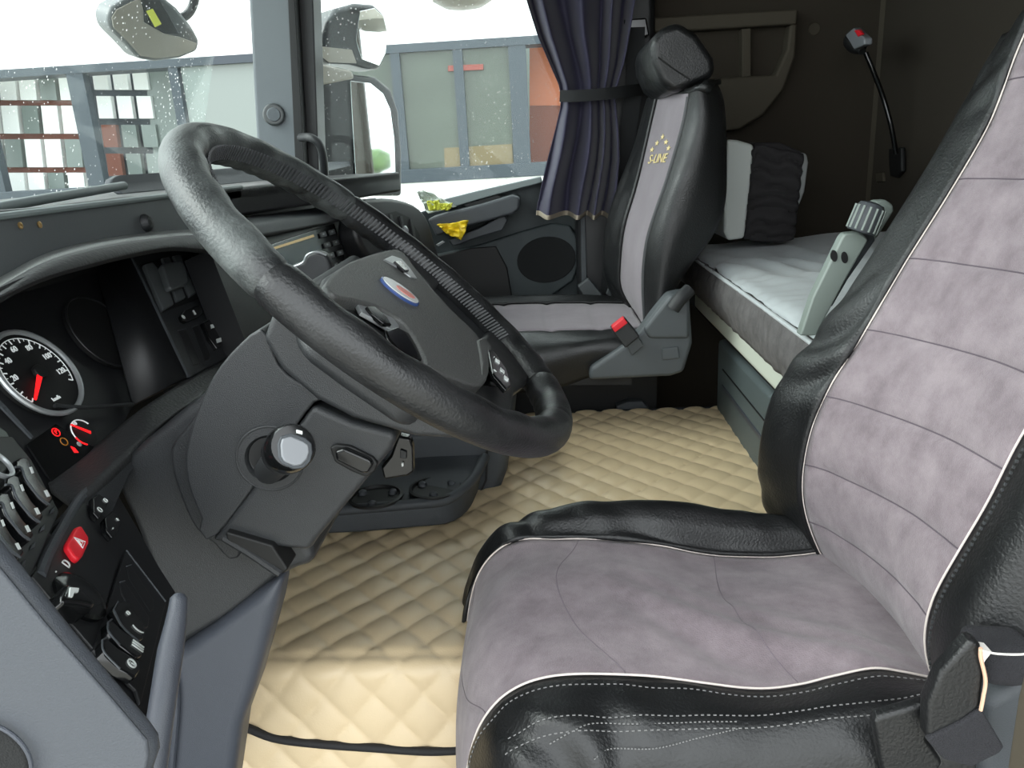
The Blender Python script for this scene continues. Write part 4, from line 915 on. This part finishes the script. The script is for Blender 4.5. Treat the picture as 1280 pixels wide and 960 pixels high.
# pad + spokes
PD = Plane(WC + WN * .006, WN)
hub = [(408, 356), (415, 343), (435, 328), (470, 316), (500, 312), (522, 338), (560, 382), (598, 420), (612, 446), (610, 472), (600, 482), (578, 476), (548, 464), (534, 456), (531, 447), (518, 420), (500, 398), (470, 382), (440, 374), (420, 370)]
pslab('airbag_cover', smooth_px(hub, 60), PD, .035, 'pad', sw, off=.004, bevel=.008, seg=4)
pslab('hub_back', [(400, 362), (410, 340), (440, 322), (480, 308), (540, 340), (600, 400), (640, 450), (640, 480), (600, 500), (540, 480), (470, 430), (420, 392)], PD, .05, 'shroud', sw, off=-.016, bevel=.01)
def spoke(nm, pxs, m='rim', off=-.006): return pslab(nm, pxs, PD, .02, m, sw, off=off, bevel=.007, seg=4)
spoke('spoke', [(486, 316), (510, 290), (545, 318), (560, 345), (538, 366), (518, 340)])
spoke('spoke', [(600, 424), (626, 395), (660, 440), (668, 470), (640, 492), (612, 468)])
spoke('spoke', [(412, 374), (470, 384), (512, 410), (532, 452), (500, 440), (440, 400)])
spoke('spoke', [(560, 470), (604, 478), (646, 484), (640, 520), (590, 530), (556, 500)])
c4 = pslab('chrome_switch_pod', [(447, 380), (458, 377), (478, 386), (494, 400), (500, 408), (490, 412), (470, 400), (452, 390)], PD, .004, 'silver', sw, off=.0005, bevel=.001, label='silver switch pod')
pslab('pod_button', [(458, 383), (468, 382), (484, 396), (490, 406), (480, 404), (465, 392)], PD, .004, 'gloss', c4, off=.003, bevel=.001)
pslab('lower_pod', [(482, 412), (496, 408), (512, 416), (526, 432), (530, 450), (518, 448), (498, 436), (486, 422)], PD, .004, 'gloss', sw, off=.001, bevel=.002)
c5 = pslab('chrome_switch_pod', [(480, 324), (490, 319), (502, 323), (512, 334), (522, 348), (514, 346), (498, 334)], PD, .004, 'silver', sw, off=.0055, bevel=.001, label='silver switch pod')
pslab('pod_button', [(493, 326), (500, 325), (512, 338), (506, 338)], PD, .004, 'gloss', c5, off=.008, bevel=.001)
kp = pslab('cruise_keypad', [(610, 436), (618, 438), (634, 462), (640, 482), (634, 487), (616, 466)], PD, .006, 'gloss', sw, off=.006, bevel=.002)
for q, s_ in (((617, 446), '-'), ((622, 452), 'RES'), ((628, 464), 'SET'), ((633, 474), 'OFF'), ((619, 464), '+')): text('keypad_lettering', s_, .0075, PD.on(*q, .0062), WU, WV, 'white', kp)
pslab('spoke_ridge', [(597, 424), (606, 420), (616, 434), (612, 440), (604, 470), (600, 440)], PD, .01, 'pad', sw, off=.006, bevel=.003)
ce = PD.on(501, 363, .0065); eu = (PD.on(528, 380) - PD.on(475, 347)).normalized()
em = disc('emblem', ce, WN, .0225, .004, 'blue_em', sw, u=eu, ry=.0175, bevel=.0008, label='blue and silver oval emblem')
disc('emblem_plate', ce + WN * .001, WN, .0205, .003, 'em_w', em, u=eu, ry=.0155)
disc('emblem_centre', ce + WN * .0016 + eu * .005, WN, .011, .003, 'red_em', em, u=eu, ry=.007)

# ================================================================== CENTRE CONSOLE
cs = thing('centre_console', 'dark slate cup holder console on the mat beyond the column', 'console', (-.25, 1.2, ZT))
zt = .475
base_px = [(330, 690), (395, 670), (450, 666), (520, 660), (562, 655), (585, 640), (596, 618)]
bot = [atZ(x, y, ZT + .008) for x, y in base_px]
top_px = [(330, 655), (395, 645), (450, 640), (520, 634), (560, 628), (590, 604), (606, 575)]
tops = [atY(x, y, b.y + .0) for (x, y), b in zip(top_px, bot)]
bk_t = [V((tops[-1].x - .02, tops[-1].y + .16, tops[-1].z)), V((tops[0].x, tops[0].y + .35, tops[-1].z))]
bk_b = [V((bot[-1].x - .02, bot[-1].y + .16, bot[-1].z)), V((bot[0].x, bot[0].y + .35, bot[0].z))]
tops, bot = cr(tops, 24), cr(bot, 24)
frustum('console_body', tops + bk_t, bot + bk_b, 'plastic2', cs, bevel=.006)
tube('tray_rim', [p + V((0, .004, .004)) for p in tops], .009, 'plastic2', cs, n=40, seg=12)
pl = sum((p.z for p in tops), 0) / len(tops)
for px in ((470, 622), (545, 611)):
    c = atZ(px[0], px[1], pl + .004); k_ = lathe('cup_holder', [(.047, 0), (.047, .004), (.042, .005), (.040, .0), (.038, -.004), (.001, -.004)], c, (0, 0, 1), 'deep', cs, seg=32)
    for an in (30, 150, 270): lathe('cup_grip', [(.008, 0), (.007, .006), (.002, .009)], c + V((.03 * math.cos(math.radians(an)), .03 * math.sin(math.radians(an)), 0)), (0, 0, 1), 'plastic2', k_, seg=10)
# taller rear housing behind tray
hb_ = [atZ(480, 600, ZT), atZ(598, 640, ZT + .0), atZ(622, 612, ZT), atZ(636, 566, ZT), atZ(560, 540, ZT)]
yslab('console_housing', [(470, 620), (480, 548), (560, 530), (636, 520), (640, 545), (634, 590), (622, 622), (600, 634), (560, 630)], 1.33, 1.6, 'plastic2', cs, bevel=.02, seg=4)
yslab('housing_seam', [(609, 530), (611, 530), (609, 600), (594, 632), (592, 632), (606, 600)], 1.328, 1.34, 'deep', cs)

# ================================================================== PACKETS
pk = thing('yellow_packet', 'crumpled yellow packet in the passenger door pull', 'packet', atY(570, 290, 2.13))
def crumple(nm, quad_, y0, m, parent, amp=.012, seed=0):
    a, b, c, d = [atY(x, y, y0) for x, y in quad_]; G = []
    for i in range(13):
        r = []
        for j in range(13):
            p = a.lerp(b, i / 12).lerp(d.lerp(c, i / 12), j / 12); q = noise.noise(V((i * .35, j * .35, seed))) ; p += V((.3, -1, .2)) * amp * (q + .5 * noise.noise(V((i * .9, j * .9, seed)))); r.append(p)
        G.append(r)
    return sheet(nm, G, 0, 12, m, parent, th=.003)
crumple('yellow_wrap', [(546, 281), (586, 276), (577, 300), (558, 292)], 2.12, 'yellow', pk)
cp = thing('clear_packet', 'clear packet with lime print lying on the passenger door sill', 'packet', atY(545, 255, 2.15))
crumple('clear_film', [(520, 240), (530, 238), (572, 258), (535, 266)], 2.15, 'clear', cp, .02, 3)
crumple('lime_wrap', [(533, 252), (548, 250), (550, 262), (536, 264)], 2.14, 'lime', cp, .01, 5)
crumple('lime_wrap', [(551, 255), (566, 254), (562, 262), (551, 263)], 2.14, 'lime', cp, .01, 8)

# ================================================================== DRIVER SEAT
dsq = thing('driver_seat', 'mauve suede and black leather driver seat in the foreground', 'seat', (.15, .75, 0))
cN1 = col(.612, [(1172, 848), (1130, 842), (1090, 838), (1040, 848), (1000, 858), (950, 863), (880, 856), (800, 846), (720, 843), (670, 850), (632, 868), (606, 895), (592, 925), (585, 965), (582, 1010), (584, 1060)])
def shiftc(c, dy, dz, dx=0): return [p + V((dx, dy, dz)) for p in c]
cN2 = col(.560, [(1180, 872), (1130, 882), (1090, 886), (1040, 890), (1000, 896), (950, 902), (880, 903), (800, 905), (720, 906), (670, 914), (636, 935), (612, 962), (600, 1000), (596, 1050), (596, 1090), (600, 1130)])
cN3 = shiftc(cN2, -.028, -.045); cN4 = shiftc(cN2, -.02, -.14)
cC1 = col(.70, [(1120, 795), (1060, 788), (1000, 790), (950, 793), (880, 789), (800, 782), (720, 780), (660, 785), (620, 800), (595, 830), (582, 865), (576, 900), (573, 940), (574, 990), (578, 1040)])
cC2 = col(.80, [(1075, 735), (1030, 735), (980, 737), (930, 738), (880, 736), (800, 724), (720, 718), (660, 722), (622, 738), (597, 765), (583, 800), (575, 840), (571, 890), (571, 940), (575, 985)])
cF1 = col(.902, [(1032, 690), (1000, 694), (960, 698), (920, 697), (880, 693), (820, 683), (760, 675), (700, 674), (650, 676), (620, 690), (600, 715), (588, 750), (582, 790), (580, 830), (582, 870)])
cF2 = col(.945, [(1006, 658), (980, 652), (940, 644), (900, 640), (860, 634), (800, 631), (740, 631), (690, 640), (650, 656), (620, 675), (600, 700), (588, 735), (584, 770), (584, 810), (590, 870)])
cF2b = shiftc(cF2, .004, -.006, 0)
cF1m = [a.lerp(b, .5) + V((0, 0, .010)) for a, b in zip(cr(cF1, 16), cr(cF2, 16))]
cF3 = shiftc(cF2, .028, -.04); cF4 = shiftc(cF2, .02, -.11)
cols_ = [[c[0] + V((.045, 0, -.004))] + c for c in (cN4, cN3, cN2, cN1, cC1, cC2, cF1, cF1m, cF2, cF3, cF4)]
nu = 130; ms = 8
G = loft(cols_, nu, ms); N = gnormals(G)
for i in range(len(G)):
    for j in range(nu):
        p = G[i][j]; n = N[i][j]
        if n.z < 0 and abs(n.z) > .3: n = -n
        d = .0025 * noise.noise(p * 12)
        if ms * 3 <= i <= ms * 6:   # fabric: diagonal slack creases and faint cross seams
            e = min(i - ms * 3, ms * 6 - i) / 4; e = min(e, 1)
            q = p.x * .75 + (p.y - .75) * .95
            for c0, wd, am in ((.085, .020, .010), (.035, .016, -.005), (.14, .018, .006)):
                q2 = q - c0 + .03 * noise.noise(V((p.x * 6, p.y * 6, c0))); d += am * math.exp(-(q2 / wd) ** 2) * e * max(0, min(1, (p.x - .02) * 8))
            for gg in (34, 66, 96): d -= e * .0018 * math.exp(-((j - gg) / 1.0) ** 2)
        else:
            w_ = max(0, noise.noise(p * 7 + V((3, 1, 2)))); d += .009 * w_ * math.sin(p.x * 75 + p.y * 90 + 5 * noise.noise(p * 9))
        G[i][j] = p + n * d
sheet('near_bolster', G, 0, ms * 3, 'leather', dsq, label='black creased leather side'); sheet('suede_panel', G, ms * 3, ms * 6, 'suede', dsq, label='mauve suede centre'); sheet('far_bolster', G, ms * 6, ms * 10, 'leather', dsq, label='black leather side')
up_ = V((0, 0, .002))
for gg in (34, 66, 96): tube('panel_seam', [G[i][gg] + V((0, 0, .0002)) for i in range(ms * 3, ms * 6 + 1)], .0005, 'seam2', dsq, n=40, seg=5)
for ii in (ms * 3, ms * 6): tube('piping', [p + up_ * .7 for p in G[ii]], .0011, 'piping', dsq, n=140, seg=6)
stitches('stitching', [p + up_ * .6 for p in G[ms * 3 - 2]], 'thread', dsq, n=110, r=.0004)
stitches('stitching', [p + up_ * .6 for p in G[ms * 2 + 1][:90]], 'thread', dsq, n=80, r=.0004)
stitches('stitching', [p + up_ * .6 for p in G[ms * 2 - 1][:90]], 'thread', dsq, n=80, r=.0004)
stitches('stitching', [p + up_ * .6 for p in G[ms * 6 + 3][:80]], 'thread', dsq, n=80, r=.0004)
def snap(px, py, lo, hi):   # nearest point of the cushion skin seen at that spot
    best = None
    for i in range(lo, hi):
        for j in range(0, nu):
            c = G[i][j] - CAM; z = c.dot(fwd); x = 640 + F * c.dot(right) / z; y = 480 + F * c.dot(down) / z
            d = (x - px) ** 2 + (y - py) ** 2
            if best is None or d < best[0]: best = (d, i, j)
    i, j = best[1:]; n = N[i][j]; n = n if n.dot(CAM - G[i][j]) > 0 else -n
    return G[i][j] + n * .0015
for pts in ([(690, 928), (712, 912), (740, 905), (790, 904), (850, 903), (885, 907), (918, 906)], [(740, 944), (760, 941), (820, 935), (870, 922), (918, 908)]):
    q = [snap(x, y, 0, ms * 3) for x, y in pts]; stitches('patch_stitching', q, 'thread', dsq, n=44, r=.0004)
# under structure
slab('seat_pan', [V((-.06, .56, .30)), V((.30, .56, .30)), V((.30, .93, .30)), V((-.06, .93, .30))], (0, 0, .12), 'plastic', dsq, bevel=.02)
slab('suspension_base', [V((-.02, .58, 0)), V((.28, .58, 0)), V((.28, .80, 0)), V((-.02, .80, 0))], (0, 0, .30), 'deep', dsq, bevel=.01)
# backrest
bF1 = col(.90, [(1300, 0), (1270, 72), (1238, 155), (1187, 245), (1132, 330), (1082, 415), (1042, 478), (1016, 535), (1005, 590), (1008, 640), (1026, 690), (1050, 725)])
bF2 = col(.955, [(1268, 40), (1230, 110), (1183, 195), (1135, 270), (1085, 350), (1030, 425), (990, 480), (968, 540), (966, 600), (985, 650), (1005, 690), (1030, 715)])
bF3 = col(.985, [(1262, 45), (1222, 118), (1172, 204), (1122, 284), (1068, 368), (1010, 442), (975, 492), (960, 550), (958, 602), (970, 645), (992, 680), (1015, 700)])
bF4 = shiftc(bF3, -.01, 0, .10)
bN1 = col(.615, [(1560, -80), (1500, 90), (1440, 240), (1380, 370), (1325, 470), (1275, 555), (1238, 625), (1200, 690), (1168, 750), (1157, 795), (1163, 835), (1180, 865)])
bN2 = col(.565, [(1640, -80), (1560, 100), (1500, 240), (1440, 370), (1385, 470), (1330, 560), (1290, 630), (1252, 700), (1215, 765), (1188, 815), (1180, 850), (1190, 880)])
bN3 = shiftc(bN2, -.028, -.01, .035); bN4 = shiftc(bN2, -.03, -.01, .10)
R_ = lambda c: cr(c, 12)
bC1 = [a.lerp(b, .33) + V((.014, 0, 0)) for a, b in zip(R_(bN1), R_(bF1))]; bC2 = [a.lerp(b, .67) + V((.014, 0, 0)) for a, b in zip(R_(bN1), R_(bF1))]
cols_ = [bN4, bN3, bN2, bN1, bC1, bC2, bF1, bF2, bF3, bF4]
G = loft(cols_, nu, ms); N = gnormals(G)
for i in range(len(G)):
    for j in range(nu):
        p = G[i][j]; n = N[i][j]; n = n if n.x < 0 else -n
        d = .002 * noise.noise(p * 10)
        if ms * 3 <= i <= ms * 6:
            e = min(1, min(i - ms * 3, ms * 6 - i) / 3)
            for gg in (14, 33, 50, 66, 82, 98, 112): d -= e * .0042 * math.exp(-((j - gg) / 1.1) ** 2)
            e = min(i - ms * 3, ms * 6 - i) / 6; d += .003 * min(e, 1)
        else:
            w_ = max(0, noise.noise(p * 6 + V((7, 1, 4)))); d += .006 * w_ * math.sin(p.z * 90 + p.y * 50 + 5 * noise.noise(p * 8))
        G[i][j] = p + n * d
sheet('back_near_bolster', G, 0, ms * 3, 'leather', dsq, th=-.006, label='black leather backrest side'); sheet('back_suede_panel', G, ms * 3, ms * 6, 'suede', dsq, th=-.006, label='mauve suede backrest panel'); sheet('back_far_bolster', G, ms * 6, ms * 9, 'leather', dsq, th=-.006, label='black leather backrest side')
for gg in (14, 33, 50, 66, 82, 98, 112): tube('panel_seam', [G[i][gg] + V((-.0004, 0, .0002)) for i in range(ms * 3, ms * 6 + 1)], .0008, 'seam', dsq, n=40, seg=5)
for ii in (ms * 3, ms * 6): tube('piping', [p + V((-.0015, 0, 0)) for p in G[ii]], .0010, 'piping', dsq, n=140, seg=6)
for ii in (ms * 3 - 2, ms * 6 + 2): stitches('stitching', [p + V((-.0025, 0, .0005)) for p in G[ii]], 'darkthread', dsq, n=120, r=.0009, up=(-1, 0, .3))
bk_ = [[G[0][j].lerp(G[-1][j], t) + V((.05 * math.sin(math.pi * t), 0, 0)) for j in range(0, nu, 4)] for t in [k / 10 for k in range(11)]]
sheet('back_shell', bk_, 0, 10, 'plastic', dsq, th=.004)
# torn cover flap and velcro at near hinge
yslab('torn_flap', [(1176, 842), (1215, 800), (1228, 806), (1232, 840), (1228, 884), (1200, 905), (1158, 925), (1160, 880)], .50, .515, 'leather', dsq, bevel=.004, label='torn black leather flap')
tube('torn_edge', [atY(x, y, .497) for x, y in [(1226, 810), (1226, 822), (1232, 850), (1229, 872), (1226, 888)]], .0014, 'torn', dsq, n=20, seg=6)
tube('torn_edge', [atY(x, y, .497) for x, y in [(1224, 812), (1245, 817), (1275, 818), (1300, 815)]], .0008, 'foam', dsq, n=20, seg=6)
yslab('exposed_foam', [(1226, 812), (1240, 815), (1232, 825), (1228, 832)], .499, .51, 'foam', dsq)
yslab('inner_cover', [(1228, 815), (1310, 818), (1310, 860), (1270, 865), (1232, 862)], .508, .55, 'velcro', dsq, bevel=.01)
yslab('velcro_patch', [(1158, 925), (1200, 905), (1228, 888), (1256, 935), (1250, 942), (1215, 960), (1180, 950)], .497, .503, 'velcro', dsq, bevel=.002, label='black fuzzy fastener patch')
yslab('seat_hinge', [(1230, 880), (1280, 850), (1330, 850), (1330, 1010), (1235, 1010), (1225, 940)], .52, .58, 'plastic2', dsq, bevel=.01)
yslab('strap_patch', [(1092, 902), (1100, 896), (1155, 880), (1172, 880), (1160, 925), (1180, 955), (1150, 1000), (1112, 1000), (1100, 950)], .518, .53, 'leather', dsq, bevel=.004)
# belt side pillar strip at right edge
tag(yslab('pillar_edge_strip', [(1250, 1010), (1258, 950), (1270, 870), (1286, 800), (1400, 780), (1400, 1010)], .30, .285, 'wall2', bevel=.003), 'dark olive edge strip at lower right beside the driver seat', 'trim')
# bracket with ribbed knob behind the seat
br = thing('bunk_bracket', 'grey green folding bracket with ribbed knob behind the driver seat', 'bracket', atY(1060, 330, 1.08))
yslab('bracket_arm', [(1052, 298), (1056, 292), (1072, 290), (1080, 294), (1086, 300), (1060, 345), (1020, 420), (1000, 420), (1016, 372)], 1.07, 1.09, 'bracket', br, bevel=.003)
yslab('bracket_side', [(1072, 292), (1092, 292), (1095, 300), (1060, 350), (1040, 385), (1045, 350)], 1.085, 1.12, 'plastic2', br, bevel=.003)
for q in ((1043, 320), (1056, 322)): disc('slot_hole', atY(*q, 1.068), (0, -1, 0), .0042, .004, 'deep', br, ry=.008, u=(1, 0, .2), seg=20)
yslab('bracket_cap', [(1094, 251), (1108, 250), (1118, 256), (1118, 264), (1096, 300), (1084, 300)], 1.10, 1.125, 'bracket', br, bevel=.005)
kn = atY(1076, 290, 1.06); kt = atY(1091, 254, 1.06); ax = kt - kn; L_ = ax.length
ko = lathe('ribbed_knob', [(.018, 0), (.0195, .1 * L_), (.019, .8 * L_), (.015, .97 * L_), (.004, 1.04 * L_)], kn, ax, 'plastic2', br, seg=32)
an_u = ax.orthogonal().normalized(); an_v = ax.normalized().cross(an_u)
for k in range(14):
    a = 2 * math.pi * k / 14; o_ = an_u * math.cos(a) + an_v * math.sin(a)
    tube('knob_rib', [kn + o_ * .0195 + ax * .05, kn + o_ * .019 + ax * .85], .0016, 'bracket', ko, n=3, seg=6)
